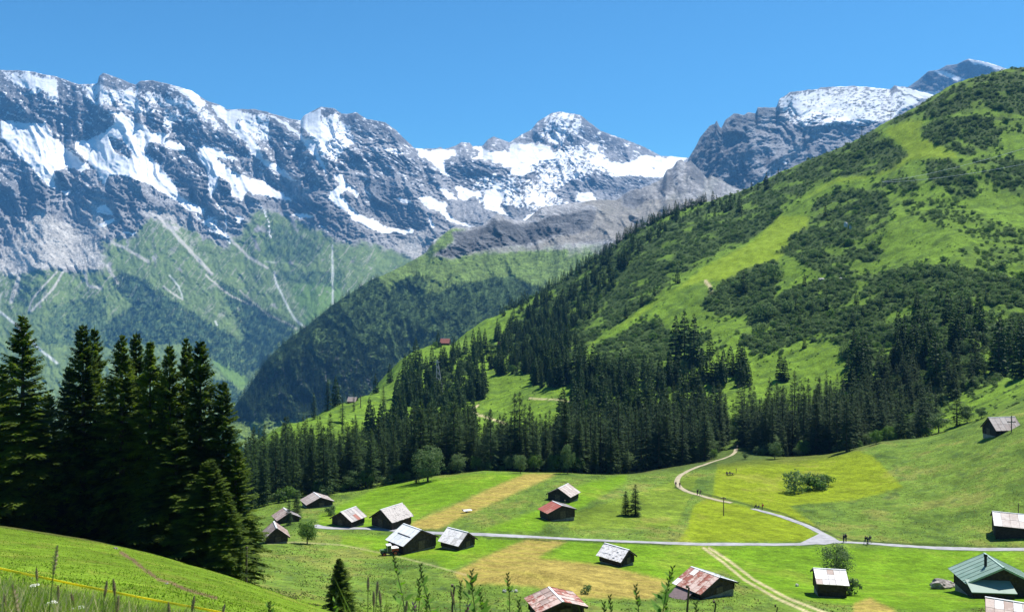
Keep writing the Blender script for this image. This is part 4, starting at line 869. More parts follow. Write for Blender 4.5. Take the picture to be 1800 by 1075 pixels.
def scatter_obj(name, pts, rot, scl, which, sources, **props):
    """one stuff object: geometry nodes place copies of the source crowns on its points"""
    me = bpy.data.meshes.new(name); me.vertices.add(len(pts)); me.vertices.foreach_set('co', np.asarray(pts, np.float32).ravel())
    a = me.attributes.new('rot', 'FLOAT_VECTOR', 'POINT'); a.data.foreach_set('vector', np.asarray(rot, np.float32).ravel())
    a = me.attributes.new('scl', 'FLOAT_VECTOR', 'POINT'); a.data.foreach_set('vector', np.asarray(scl, np.float32).ravel())
    a = me.attributes.new('which', 'INT', 'POINT'); a.data.foreach_set('value', np.asarray(which, np.int32))
    o = link(me, name, **props)
    gt = bpy.data.node_groups.new(name + '_nodes', 'GeometryNodeTree')
    gt.interface.new_socket('Geometry', in_out='INPUT', socket_type='NodeSocketGeometry'); gt.interface.new_socket('Geometry', in_out='OUTPUT', socket_type='NodeSocketGeometry')
    gi = gt.nodes.new('NodeGroupInput'); go = gt.nodes.new('NodeGroupOutput'); ip = gt.nodes.new('GeometryNodeInstanceOnPoints'); jn = gt.nodes.new('GeometryNodeJoinGeometry')
    for s_ in reversed(sources):
        oi = gt.nodes.new('GeometryNodeObjectInfo'); oi.inputs['Object'].default_value = s_; oi.inputs['As Instance'].default_value = True; oi.transform_space = 'ORIGINAL'
        gt.links.new(oi.outputs['Geometry'], jn.inputs[0])
    def na(nm, t):
        x = gt.nodes.new('GeometryNodeInputNamedAttribute'); x.data_type = t; x.inputs['Name'].default_value = nm; return [q for q in x.outputs if q.enabled and q.name == 'Attribute'][0]
    ip.inputs['Pick Instance'].default_value = True
    gt.links.new(gi.outputs[0], ip.inputs['Points']); gt.links.new(jn.outputs[0], ip.inputs['Instance'])
    gt.links.new(na('which', 'INT'), ip.inputs['Instance Index']); gt.links.new(na('rot', 'FLOAT_VECTOR'), ip.inputs['Rotation']); gt.links.new(na('scl', 'FLOAT_VECTOR'), ip.inputs['Scale'])
    gt.links.new(ip.outputs[0], go.inputs[0])
    md = o.modifiers.new('scatter', 'NODES'); md.node_group = gt
    return o
def crown_of(me_): return [o for o in COL.objects if o.data is me_][0]
def rots(n): r = np.zeros((n, 3)); r[:, 2] = rng.uniform(0, 6.28, n); r[:, :2] = rng.normal(0, .02, (n, 2)); return r
# make sure one object shows each crown mesh
def ensure(meshes, px, py, hpx, lab, nominal, kind='spruce_tree', ymin=330, group=None):
    px_tree(px, py, py - hpx, lab, kind, meshes, nominal, ymin, 1.0, group)
for i, (px, py, hp) in enumerate(((1150,520,22),(1128,538,24),(1100,560,26))): ensure(LOW[i], px, py, hp, ('upper', 'middle', 'lower')[i] + ' spruce of a loose file left of the bright grass strip', 18)
near_r = [i for i in rest if pos[i, 1] < 450]; far_r = [i for i in rest if pos[i, 1] >= 450]
ids = np.array(near_r + far_r); k0 = len(near_r)
wh = np.concatenate([rng.integers(0, 3, k0), 3 + rng.integers(0, 3, len(far_r))])
wh = np.where(rng.random(len(wh)) < .17, 6 + rng.integers(0, 3, len(wh)), wh)
nom = np.where(wh < 3, 22.0, np.where(wh < 6, 18.0, 26.0)); s = pos[ids, 3] / nom; wdd = rng.uniform(.85, 1.2, len(ids))
scatter_obj('spruce_forest', pos[ids, :3], rots(len(ids)), np.stack([s * wdd, s * wdd, s], -1), wh, [crown_of(m[0]) for m in MID + LOW + BROAD], kind='stuff')

# --- shrubs covering the hill
ys, xs = np.nonzero(THICK0[:760 + MY] > .5); prob = THICK0[ys, xs]
ys2, xs2 = np.nonzero((THICK0[:760 + MY] > .2) & (THICK0[:760 + MY] < .5)); nb = 19000
k = rng.integers(0, len(xs), nb); a = xs[k] - MX + rng.random(nb); b = ys[k] - MY + rng.random(nb)
k = rng.integers(0, len(xs2), 350); a = np.r_[a, xs2[k] - MX + rng.random(350)]; b = np.r_[b, ys2[k] - MY + rng.random(350)]
wx_ = fbm(a / 14, b / 9, 4, 301) * 9; wy_ = fbm(a / 14, b / 9, 4, 302) * 6
okk = (a > -30) & (THICK0[np.clip((b + wy_ + MY).astype(int), 0, MH - 1), np.clip((a + wx_ + MX).astype(int), 0, MW - 1)] > .2); a = a[okk]; b = b[okk]
hp = hit(a, b, 315); hp = hp[~np.isnan(hp[:, 0])]; nb = len(hp)
gp = fbm(hp[:, 0] / 30, hp[:, 1] / 42, 3, 777); hp = hp[(gp > -.2) | (rng.random(nb) < .12)]; nb = len(hp)
TB2 = Mask(); TB2.a = THICK0.copy(); TB2.a[760 + MY:] = 0; TB2.blur(9); ys3, xs3 = np.nonzero((TB2.a > .12) & (THICK0 < .3)); k = rng.integers(0, len(xs3), 1000); a3 = xs3[k] - MX + rng.random(1000); b3 = ys3[k] - MY + rng.random(1000)
kk = (a3 > -20) & (a3 < 1820) & (BRIGHTG.at(a3, b3) < .15) & (fbm(a3 / 18, b3 / 10, 2, 880) > -.05); h3 = hit(a3[kk], b3[kk], 315); hp = np.concatenate([hp, h3[~np.isnan(h3[:, 0])]]); nb = len(hp)
lumps = fbm(hp[:, 0] / 22, hp[:, 1] / 22, 3, 779); sc_ = rng.uniform(.34, .95, nb) * (1 + .9 * lumps) * .95; sc_ = np.clip(sc_, .3, 1.5)
big = rng.random(nb) < .05; sc_[big] *= 1.9
print('shrubs', nb, 'trees', len(pos), 'rest', len(rest))
hp[:, 2] -= .35 * sc_
for i, (px, py, t) in enumerate(((1360,492,462),(1345,560,528),(1505,620,596))): px_tree(px, py, t, ('rounded bush tree above the gravel bend', 'dark bush tree below the gravel bend', 'bushy alder above the right belt')[i], 'alder_shrub', SHRUB[i], 3.4, 360, .8)
ix = rng.choice([0, 0, 0, 0, 1, 1, 2], nb)
scatter_obj('alder_undergrowth', hp, rots(nb), np.stack([sc_ * 1.05, sc_ * 1.05, sc_ * rng.uniform(.8, 1.25, nb)], -1), ix, [crown_of(m[0]) for m in SHRUB], kind='stuff')
# low tufts and dwarf shrubs over the open hill grass
m_ = Mask(); m_.poly([620,420, 1000,560, 1500,60, 1900,60, 1900,740, 1300,760, 700,800]); ys, xs = np.nonzero((m_.a > .5) & (THICK0 < .5)); k = rng.integers(0, len(xs), 5200)
a = xs[k] - MX + rng.random(5200); b = ys[k] - MY + rng.random(5200)
nz = fbm(a / 30, b / 14, 3, 790); kk = (nz > .02) & (BRIGHTG.at(a, b) < .4); hp = hit(a[kk], b[kk], 340); hp = hp[~np.isnan(hp[:, 0])]; nb = len(hp); hp[:, 2] -= .1
s_ = rng.uniform(.08, .26, nb)
scatter_obj('dwarf_undergrowth', hp, rots(nb), np.stack([s_ * 1.4, s_ * 1.4, s_], -1), rng.integers(0, 3, nb), [crown_of(m[0]) for m in SHRUB], kind='stuff')

# --- woods on the far spur and at the foot of the big range
o = thing('spruce_tree', (0, 0, 0), 'tiny spruce on the grass top of the middle spur', 'tree', 'far spruces on the spur'); link(TINY[0][0], 'crown', o); link(TINY[0][1], 'trunk', o)
o2 = thing('spruce_tree', (0, 0, 0), 'second tiny spruce on the middle spur', 'tree', 'far spruces on the spur'); link(TINY[1][0], 'crown', o2); link(TINY[1][1], 'trunk', o2)
def on_sheet(L, masklist, weights, n, lo=0, pmin=None):
    w_ = np.zeros(L['PX'].shape)
    for m, k_ in zip(masklist, weights): w_ = np.maximum(w_, (m.at(L['PX'], L['PY']) > .5) * k_)
    w_ = w_ * (L['PY'] < 980) * np.concatenate([np.zeros((2, L['nc'])), np.ones((L['nr'] - 2, L['nc']))])
    w_ = w_ * (sst(fbm(L['PX'] / 12, L['PY'] / 9, 3, 801), -.45, .1) * .85 + .15)
    c = np.cumsum(w_.ravel()); k = np.searchsorted(c, rng.random(n) * c[-1]); k = np.clip(k, 0, w_.size - 1)
    P_ = np.stack([L['X'].ravel()[k], L['Y'].ravel()[k], L['Z'].ravel()[k]], -1)
    P_[:, 0] += rng.uniform(-3, 3, n); P_[:, 2] -= 1
    return P_
p4 = on_sheet(L4, [FOR_S, FOR_S2], [1, .16], 9000); s4 = rng.uniform(.65, 1.25, len(p4)) * 1.05
p1 = on_sheet(L1, [FOR_L, SHR_L], [1, .25], 6500); s1 = rng.uniform(.7, 1.3, len(p1)) * 1.25
o.location = p4[3]; o2.location = p4[7]
P_ = np.concatenate([p4, p1]); s_ = np.concatenate([s4, s1]); wv = rng.uniform(.95, 1.4, len(P_))
scatter_obj('far_forest', P_, rots(len(P_)), np.stack([s_ * wv, s_ * wv, s_], -1), rng.integers(0, 2, len(P_)), [crown_of(m[0]) for m in TINY], kind='stuff')
# ------------------------------------------------------------------ barns
M_LOG = simple('weathered_logs', (.060, .043, .031), var=.45, scale=2.5, rough=.95)
M_LOG2 = simple('dark_planks', (.042, .031, .024), var=.45, scale=3, rough=.95)
M_DOOR = simple('door_boards', (.11, .08, .055), var=.4, scale=3)
M_STONE = simple('plinth_stone', (.22, .21, .19), var=.35, scale=2.0, bump=.05)
def roof_mat(name, a, b_, sc=.8, thr=(.42, .58), rough=.6):
    m, n, b = new_mat(name); tc = nd(n, 'ShaderNodeTexCoord'); no = nd(n, 'ShaderNodeTexNoise'); no.inputs['Scale'].default_value = sc; no.inputs['Detail'].default_value = 8; no.inputs['Roughness'].default_value = .7
    n.links.new(tc.outputs['Object'], no.inputs['Vector']); oi = nd(n, 'ShaderNodeObjectInfo'); ad = nd(n, 'ShaderNodeMath', operation='MULTIPLY_ADD'); n.links.new(oi.outputs['Random'], ad.inputs[0]); ad.inputs[1].default_value = .22; n.links.new(no.outputs[0], ad.inputs[2])
    sb = nd(n, 'ShaderNodeMapRange'); sb.inputs['From Min'].default_value = thr[0] + .11; sb.inputs['From Max'].default_value = thr[1] + .11; n.links.new(ad.outputs[0], sb.inputs[0])
    mx = nd(n, 'ShaderNodeMixRGB'); mx.inputs[1].default_value = (*a, 1); mx.inputs[2].default_value = (*b_, 1); n.links.new(sb.outputs[0], mx.inputs[0]); n.links.new(mx.outputs[0], b.inputs['Base Color'])
    b.inputs['Roughness'].default_value = rough; b.inputs['Specular IOR Level'].default_value = .3
    return m
R_PALE = roof_mat('pale_metal_roof', (.52, .55, .58), (.66, .68, .70), 1.2)
R_GREY = roof_mat('grey_shingle_roof', (.26, .24, .24), (.40, .37, .36), 2.5)
R_WHITE = roof_mat('bleached_roof', (.50, .48, .48), (.78, .76, .78), 2.5)
R_RUST = roof_mat('rusty_metal_roof', (.26, .085, .06), (.52, .40, .36), 1.6, (.45, .60))
R_PINK = roof_mat('faded_red_roof', (.31, .225, .20), (.44, .36, .33), 1.5)
R_RED = roof_mat('red_painted_roof', (.33, .10, .075), (.42, .24, .20), 1.5, (.5, .7))
R_BRGREY = roof_mat('brownish_grey_roof', (.33, .27, .25), (.45, .40, .38), 1.2)
R_GREEN = roof_mat('green_metal_roof', (.15, .24, .20), (.20, .29, .25), .5)
M_CAP = simple('ridge_metal', (.55, .56, .58), var=.15, rough=.5)
M_CAPG = simple('green_ridge_metal', (.30, .41, .36), var=.1, rough=.5)
def box(bm_v, bm_f, o, ax, ay, az, x0, x1, y0, y1, z0, z1):
    i = len(bm_v)
    for z in (z0, z1):
        for y in (y0, y1):
            for x in (x0, x1): bm_v.append(tuple(o + ax * x + ay * y + az * z))
    bm_f += [(i, i + 2, i + 3, i + 1), (i + 4, i + 5, i + 7, i + 6), (i, i + 1, i + 5, i + 4), (i + 2, i + 6, i + 7, i + 3), (i, i + 4, i + 6, i + 2), (i + 1, i + 3, i + 7, i + 5)]
def part(name, v, f, mat, parent, **props):
    me = bpy.data.meshes.new(name); me.from_pydata([tuple(map(float, p)) for p in v], [], f); me.materials.append(mat); me.update(); return link(me, name, parent, **props)
EX, EY, EZ = np.array([1., 0, 0]), np.array([0, 1., 0]), np.array([0, 0, 1.])
O3 = np.zeros(3)
def barn(px, py, g, Wp, sgn, Lp, hp, rp, label, rm, rm2=None, cat='barn', over=.45, W=None, L=None, ymin=60, nv=5, nr2=2, shingle=False, cap=M_CAP, Yset=None, kind='barn', patch=None, group=None, dropped=1.6, door=True, overf=None):
    P = hit1(px, py, ymin) if Yset is None else np.array([(px - CX) / F * Yset, Yset, -(py - HY) / F * Yset])
    k = P[1] / F; ga = math.radians(g); gd = np.array([math.cos(ga), math.sin(ga)]); sd_ = np.array([-gd[1], gd[0]]) * sgn
    W = W or Wp * k / abs(gd[0]); L = L or Lp * k / abs(sd_[0]); h = hp * k; rise = rp * k
    t = thing(kind, tuple(P), label, cat, group)
    u = np.array([*gd, 0.]); s = np.array([*sd_, 0.])
    rr = random.Random(int(px * 7 + py))
    # walls of stacked logs: gable ends (with triangle) and long sides
    lh = .3; top = h
    def wall(o, ax, n_in, length, gable):
        v, f = [], []; z = .0
        while z < (h + rise if gable else h) - .02:
            a, b = 0.0, length
            if gable and z + lh > h:
                q = max(0, (z + lh - h) / rise); a, b = length / 2 * q, length - length / 2 * q
                if b - a < .25: break
            d = rr.uniform(-.02, .03); e = .12 if z < h else 0
            box(v, f, o, ax, n_in, EZ, a - e, b + e, -d, .2, z + .015, min(z + lh, h if not gable and z + lh > h else 99)); z += lh
        return part('wall', v, f, M_LOG if rr.random() < .6 else M_LOG2, t)
    wall(O3, u, s, W, True); wall(s * L, u, -s, W, True); wall(O3, s, u, L, False); wall(u * W, s, -u, L, False)
    v, f = [], []; box(v, f, O3, u, s, EZ, .05, W - .05, .05, L - .05, -dropped, .02); part('plinth', v, f, M_STONE if dropped > 1 else M_LOG, t)
    if door:
        v, f = [], []; dw = min(1.5, W * .25)
        box(v, f, u * (W * .45), u, s, EZ, 0, dw, -.09, -.03, .0, min(2.0, h * .95)); d = part('door', v, f, M_DOOR, t)
        v, f = [], []; box(v, f, u * (W * .45), u, s, EZ, -.1, dw + .1, -.11, -.02, min(2.0, h * .95), min(2.0, h * .95) + .12); part('lintel', v, f, M_LOG, d)
    # roof
    roof = None; ov2 = over if overf is None else overf
    for side in (0, 1):
        e0 = u * (-over if side == 0 else W + over); m_ = (u if side == 0 else -u); half = W / 2 + over; sl = rise / (W / 2)
        lowz = h - over * sl; o = e0 + EZ * lowz; dr = m_ * half + EZ * (rise + over * sl); Ld = np.linalg.norm(dr); dr = dr / Ld; nrm = np.cross(dr, s) ; nrm = nrm if nrm[2] > 0 else -nrm
        mt = (rm if side == 0 else (rm2 or rm))
        v, f = [], []; box(v, f, o - s * ov2, dr, s, nrm, 0, Ld - .01, 0, L + 2 * ov2, .03, .13); sp = part('roof', v, f, mt, t)
        if shingle:
            v, f = [], []; nrow = max(4, int(Ld / .5))
            for r_ in range(nrow):
                y = 0
                while y < L + 2 * ov2:
                    w_ = rr.uniform(.3, .7); a = r_ * Ld / nrow + rr.uniform(-.12, .04); lift = rr.uniform(.0, .07)
                    if rr.random() > .04: box(v, f, o - s * ov2, dr, s, nrm, max(a, -.15), a + Ld / nrow * 1.1, y + .02, min(y + w_, L + 2 * ov2), .13 + lift, .16 + lift)
                    y += w_
            part('shingles', v, f, mt, sp, kind='stuff')
        else:
            LL = L + 2 * ov2
            for r_ in range(nr2):
                for c_ in range(nv):
                    y0_, y1_ = LL * c_ / nv, LL * (c_ + 1) / nv; a0, a1 = Ld * r_ / nr2, Ld * (r_ + 1) / nr2; li = rr.uniform(0, .02) + .02 * r_
                    v, f = [], []; box(v, f, o - s * ov2, dr, s, nrm, a0 - (.03 if r_ else .06), a1 - .02, y0_ + .015, y1_ - .015, .132 + li, .155 + li)
                    # standing seam at the edge of the sheet
                    box(v, f, o - s * ov2, dr, s, nrm, a0, a1 - .03, y1_ - .05, y1_ - .015, .16 + li, .21 + li)
                    mm = mt
                    if patch and rr.random() < patch[1]: mm = patch[0]
                    part('roof_panel', v, f, mm, sp)
            if shingle is None: pass
    v, f = [], []; box(v, f, u * (W / 2) + EZ * (h + rise), u, s, EZ, -.16, .16, -ov2 - .02, L + ov2 + .02, .10, .23); part('ridge_cap', v, f, cap, t)
    for end in (-ov2 - .03, L + ov2):
        for side in (0, 1):
            e0 = u * (-over if side == 0 else W + over); m_ = (u if side == 0 else -u); half = W / 2 + over; sl = rise / (W / 2)
            o = e0 + EZ * (h - over * sl); dr = m_ * half + EZ * (rise + over * sl); Ld = np.linalg.norm(dr); dr /= Ld; nrm = np.cross(dr, s); nrm = nrm if nrm[2] > 0 else -nrm
            v, f = [], []; box(v, f, o + s * end, dr, s, nrm, 0, Ld - .02, 0, .03, -.12, .17); part('barge_board', v, f, cap if cap is not M_CAP else M_LOG, t)
    t['dims'] = [float(W), float(L), float(h), float(rise)]
    return t, P, u, s, W, L, h, rise
G_ = 'old hay barns scattered over the meadow'
barn(467, 955, 22, 27, 1, 13, 10, 15, 'small barn with pinkish crooked roof beside the dark spruce clump', R_PINK, group=G_, L=4.2, W=4.3)
barn(490, 921, 30, 16, 1, 9, 8, 9, 'little barn with faded reddish roof half hidden by a young spruce', R_PINK, R_GREY, group=G_, W=5, L=4.5)
barn(541, 893, 30, 38, 1, 8, 7, 9, 'low grey-roofed barn at the foot of the forest, topmost on the left', R_BRGREY, group=G_, W=7.0, L=5.5)
barn(617, 927, 150, 32, -1, 18, 12, 12, 'dark barn with half rusty, half grey roof above the road', R_GREY, R_BRGREY, group=G_, patch=(R_RUST, .3), W=5.8, L=4.8)
barn(688.5, 931, 143, 32, -1, 28, 15, 16, 'barn with ragged grey shingle roof above the road', R_GREY, group=G_, shingle=True, W=6.6, L=6.5)
B6 = barn(710, 974, 44, 54, 1, 24, 17, 18, 'large barn with pale metal roof and a tractor at its corner', R_PALE, group=G_, nv=4, W=8.2, L=5.2)
barn(806, 967, 52, 26, 1, 24, 11, 15, 'smaller barn with plain pale roof just below the road', R_WHITE, R_GREY, group=G_, W=5.0, L=4.8)
barn(1001, 883, 150, 30, -1, 18, 11, 11, 'grey-roofed barn, upper one of two on the middle meadow', R_BRGREY, group=G_, W=6.5, L=5.5)
barn(964, 915, 28, 42, 1, 15, 14, 9, 'barn with bright red roof end below the grey-roofed one', R_RED, R_GREY, group=G_, W=7.5, L=4.0)
barn(1091, 996, 46, 18, 1, 30, 12, 13, 'barn with flaking whitish roof alone on the bright green strip', R_WHITE, R_GREY, group=G_, shingle=True, W=4.1, L=4.9)
B11 = barn(1232, 1053, 36, 56, 1, 38, 12, 17, 'wide barn with rust-streaked panelled roof beside the double track', R_RUST, R_PALE, group=G_, nv=6, nr2=3, patch=(R_WHITE, .14), W=7.7, L=5.0)
barn(950, 1093, 18, 66, 1, 24, 19, 12, 'rusty-roofed barn cut by the bottom of the photo', R_RUST, group=G_, nv=4, nr2=3, patch=(R_PINK, .3), W=5.6, L=4.2)
barn(1487, 1050, 80, 10, 1, 46, 25, 13, 'small square barn with light roof in front of a round tree', R_WHITE, group=G_, nv=5, nr2=3, patch=(R_PINK, .12), W=4.8, L=4.1)
B14 = barn(1751, 767, 100, 28, -1, 44, 13, 17, 'barn with light roof high on the right-hand rim', R_BRGREY, group=G_, W=5.8, L=8.6, ymin=150)
B15 = barn(1751, 947, 66, 10, -1, 90, 26, 14, 'long barn with patchy pale roof at the right edge above the road', R_BRGREY, group=G_, W=7, L=12, patch=(R_WHITE, .4), nv=8)
B16 = barn(1703, 1046, -6, 100, 1, 30, 26, 26, 'large chalet with green metal roof and porch at the lower right', R_GREEN, group=None, cat='chalet', kind='chalet', nv=6, nr2=1, cap=M_CAPG, W=10.0, L=5.6, over=.7)
barn(1826, 1114, 62, 30, 1, 60, 20, 16, 'brownish-pink roofed barn in front of the green chalet, cut by the corner', R_PINK, group=G_, nv=6, nr2=2, patch=(R_WHITE, .12), W=5.0, L=5.2)
barn(774, 604, 82, 8, -1, 6, 5, 7, 'tiny hut with bright red roof on the far green shoulder', R_RED, kind='hut', cat='hut', ymin=330, W=7, L=9, nv=1, nr2=1)
barn(611, 697, 80, 8, -1, 6, 5, 6, 'tiny grey-pink roofed hut lower down the far shoulder', R_PINK, kind='hut', cat='hut', ymin=330, W=5, L=6, nv=1, nr2=1)
barn(875, 612, 80, 8, -1, 6, 5, 6, 'tiny hut whose red roof peeps out of the far forest', R_RED, kind='hut', cat='hut', ymin=330, W=5, L=6, nv=1, nr2=1)
# lean-to wings
def leanto(B, u0, u1, s0, s1, zi, zo, mat, wallmat=M_LOG2, outdir=-1):
    """roof slab against the front (s = 0) side, from height zi at s1 to zo at s0"""
    t, P, u, s, W, L, h, r = B
    v, f = [], []
    for dz in (0, .12):
        for (a, b, z) in ((u0, s1, zi), (u1, s1, zi), (u1, s0, zo), (u0, s0, zo)): v.append(tuple(u * a + s * b + EZ * (z + dz)))
    f = [(0, 1, 2, 3), (7, 6, 5, 4), (0, 4, 5, 1), (1, 5, 6, 2), (2, 6, 7, 3), (3, 7, 4, 0)]
    w_ = part('porch_roof', v, f, mat, t)
    v, f = [], []; box(v, f, O3, u, s, EZ, u0 + .3, u1 - .3, s0 + .3, s0 + .45, -1.5, zo - .02); box(v, f, O3, u, s, EZ, u0 + .3, u0 + .45, s0 + .46, s1 - .22, -1.5, zo - .02); box(v, f, O3, u, s, EZ, u1 - .45, u1 - .3, s0 + .46, s1 - .22, -1.5, zo - .02)
    part('porch_wall', v, f, wallmat, t)
leanto(B16, -.6, 6.2, -2.6, -.05, 2.5, 1.4, R_GREEN)
t, P, u, s, W, L, h, r = B16
tt = TB(); tt.tube([tuple(u * 3.4 + s * 2 + EZ * (h + .6)), tuple(u * 3.4 + s * 2 + EZ * (h + r + 1.0))], [.22, .22], 10); tt.tube([tuple(u * 3.4 + s * 2 + EZ * (h + r + 1.0)), tuple(u * 3.4 + s * 2 + EZ * (h + r + 1.25))], [.3, .28], 10)
link(tt.mesh('chimney', (simple('black_metal', (.02, .02, .025), rough=.5),), True), 'chimney', t)
# extra lower roof on the rust-streaked barn
t, P, u, s, W, L, h, r = B11
v, f = [], []
for dz in (0, .1):
    for (a, b, z) in ((-.35, 1.2, h - .35), (-.35, L - .3, h - .35), (-2.7, L - .3, h - 1.3), (-2.7, 1.2, h - 1.3)): v.append(tuple(u * a + s * b + EZ * (z + dz)))
part('lower_roof', v, [(0, 1, 2, 3), (7, 6, 5, 4), (0, 4, 5, 1), (1, 5, 6, 2), (2, 6, 7, 3), (3, 7, 4, 0)], simple('purplish_roof_felt', (.16, .12, .125), var=.15), t)
for bb in (1.4, L - .5):
    v, f = [], []; box(v, f, u * -2.5 + s * bb, u, s, EZ, -.08, .08, -.08, .08, -1.5, h - 1.3); part('prop_post', v, f, M_LOG, t)
# added dark strip for the gap and gutter line on the tractor barn's roof
t, P, u, s, W, L, h, r = B6
sl = r / (W / 2); v, f = [], []; dr = (u * (W / 2) + EZ * r); dr /= np.linalg.norm(dr); nrm = np.cross(dr, s); nrm = nrm if nrm[2] > 0 else -nrm
box(v, f, EZ * h, dr, s, nrm, 2.0, 2.12, .2, L - .8, .18, .27); part('gap_gutter_strip', v, f, M_LOG2, t)
# masts on barns
def mast(px, base, top, rad, label, name='wooden_pole', cat='pole', arm=None, ymin=60, Y=None, lamp=False, mat=None):
    p = hit1(px, base, ymin) if Y is None else np.array([(px - CX) / F * Y, Y, -(base - HY) / F * Y])
    hgt = (base - top) * p[1] / F; o = thing(name, tuple(p), label, cat)
    tt = TB(); tt.tube([(0, 0, -.8), (0, 0, hgt * .5), (.02, 0, hgt)], [rad, rad * .92, rad * .8], 8); link(tt.mesh('post', (mat or M_POLE,), True), 'post', o)
    if arm:
        v, f = [], []
        for (z, wd) in arm: box(v, f, O3, EX, EY, EZ, -wd / 2, wd / 2, -rad * 1.2, rad * 1.2, hgt * z - rad * .8, hgt * z + rad * .8)
        part('crossarm', v, f, M_POLE, o)
        v, f = [], []
        for (z, wd) in arm:
            for q in (-.42, .42): box(v, f, O3, EX, EY, EZ, wd * q - .05, wd * q + .05, -.05, .05, hgt * z + rad * .82, hgt * z + rad * .8 + .2)
        part('insulator', v, f, M_STEEL, o)
    else:
        v, f = [], []; box(v, f, O3, EX, EY, EZ, -rad * 1.1, rad * 1.1, -rad * 1.1, rad * 1.1, hgt + .002, hgt + .02 + rad * .4); part('cap', v, f, mat or M_POLE, o)
    return o
M_POLE = simple('grey_pole_wood', (.11, .085, .065), var=.3, scale=6); M_STEEL = simple('galvanised_steel', (.42, .43, .45), var=.1, rough=.4, metallic=.5)
t, P, u, s, W, L, h, r = B14
mast(1778, 759, 730, .16, 'short power pole with crossarms in front of the high right barn', 'power_pole', 'pole', [(.62, 2.4)], 150, mat=M_POLE)
mast(1790, 946, 884, .10, 'thin pole rising behind the long barn at the right edge', Y=float(B15[1][1] + 9))
mast(1272, 906, 873, .13, 'slim power pole standing in the yellow-green field below the footpath', 'power_pole', 'pole', [(.93, 1.2)])
mast(993, 893, 879, .16, 'short dark post between the red-roofed and grey-roofed barns', ymin=150)
mast(433, 1030, 962, .10, 'thin bare pole at the right end of the spruce clump', Y=72.)
mast(693, 962, 944, .10, 'pole with crossarm in front of the pale roof above the tractor', 'power_pole', 'pole', [(.80, 1.3)])
# wooden stakes close to the camera
mast(795, 1100, 1031, .010, 'thin weathered stake among the tall weeds at bottom centre', 'wooden_stake', 'stake', None, 0, Y=8.)
mast(1208, 1110, 1032, .014, 'dark pointed stake at the bottom in front of the rusty barn', 'wooden_stake', 'stake', None, 0, Y=10.)
mast(1255, 1110, 1059, .010, 'shortest stake at the bottom, right of the dark pointed one', 'wooden_stake', 'stake', None, 0, Y=9.)
mast(1363, 1110, 1066, .006, 'thin twig-like stake at the bottom near the double track', 'wooden_stake', 'stake', None, 0, Y=8.)

# lattice tower in the woods, lift towers and cables on the hill
def lattice(px, base, top, label, ymin=330, w0=.22, lean=0.0, name='lattice_tower'):
    p = hit1(px, base, ymin); hgt = (base - top) * p[1] / F; o = thing(name, tuple(p), label, 'pylon'); w = hgt * w0
    for sx, sy in ((-1, -1), (1, -1), (1, 1), (-1, 1)):
        tt = TB(); tt.tube([(sx * w / 2, sy * w / 2, -1), (sx * w * .06 + lean, sy * w * .06, hgt)], [.22, .13], 5); link(tt.mesh('leg', (M_STEEL,)), 'leg', o)
    tt = TB(); n_ = 6
    for j in range(n_):
        a, b = j / n_, (j + 1) / n_; wa, wb = lerp(w, w * .12, a) / 2, lerp(w, w * .12, b) / 2
        c = [(-1, -1), (1, -1), (1, 1), (-1, 1)]
        for q in range(4):
            x0_, y0_ = c[q]; x1_, y1_ = c[(q + 1) % 4]
            tt.tube([(x0_ * wa + lean * a, y0_ * wa, hgt * a), (x1_ * wb + lean * b, y1_ * wb, hgt * b)], [.09, .09], 4); tt.tube([(x1_ * wa + lean * a, y1_ * wa, hgt * a), (x0_ * wb + lean * b, y0_ * wb, hgt * b)], [.09, .09], 4)
    link(tt.mesh('bracing', (M_STEEL,)), 'bracing', o, kind='stuff')
    v, f = [], []; box(v, f, O3 + np.array([lean, 0, 0]), EX, EY, EZ, -w * .45, w * .45, -.15, .15, hgt * .93, hgt * .93 + .3); part('crossarm', v, f, M_STEEL, o)
    return o
lattice(773, 690, 632, 'pale lattice pylon standing among the spruces below the red hut', lean=-2.0)
mast(634, 716, 695, .3, 'small dark mast on the grassy shoulder under the pink hut', 'mast', 'mast', None, 330)
for px, b, tp, l in ((1515, 234, 213, 'lower ski-lift tower on the ridge skyline of the right hill'), (1566, 209, 193, 'upper ski-lift tower on the ridge skyline of the right hill')):
    mast(px, b, tp, .35, l, 'lift_tower', 'tower', [(.94, 9.0)], 330)
M_CABLE = simple('bright_cable', (.75, .75, .75), var=.05, rough=.4)
def cable(name, a, b, ra, rb, label, sag=3):
    A_ = np.array([(a[0] - CX) / F * a[2], a[2], -(a[1] - HY) / F * a[2]]); B_ = np.array([(b[0] - CX) / F * b[2], b[2], -(b[1] - HY) / F * b[2]])
    pts = [A_ + (B_ - A_) * t_ - np.array([0, 0, sag * 4 * t_ * (1 - t_)]) for t_ in np.linspace(0, 1, 30)]
    tt = TB(); tt.tube(pts, list(np.linspace(ra, rb, 30)), 5); me = tt.mesh(name, (M_CABLE,), True); return link(me, name, label=label, category='cable')
cable('lift_cable', (1551, 319, 640), (2000, 198, 260), .10, .055, 'upper bright cable crossing the hill at the right')
cable('lift_cable', (1551, 320, 640), (2000, 246, 260), .09, .045, 'lower bright cable crossing the hill at the right')
p = hit(1551, 330, 330)[0]; mast(1551, 331, 318, .2, 'small mast on the hill where the two cables meet', 'mast', 'mast', None, 330)

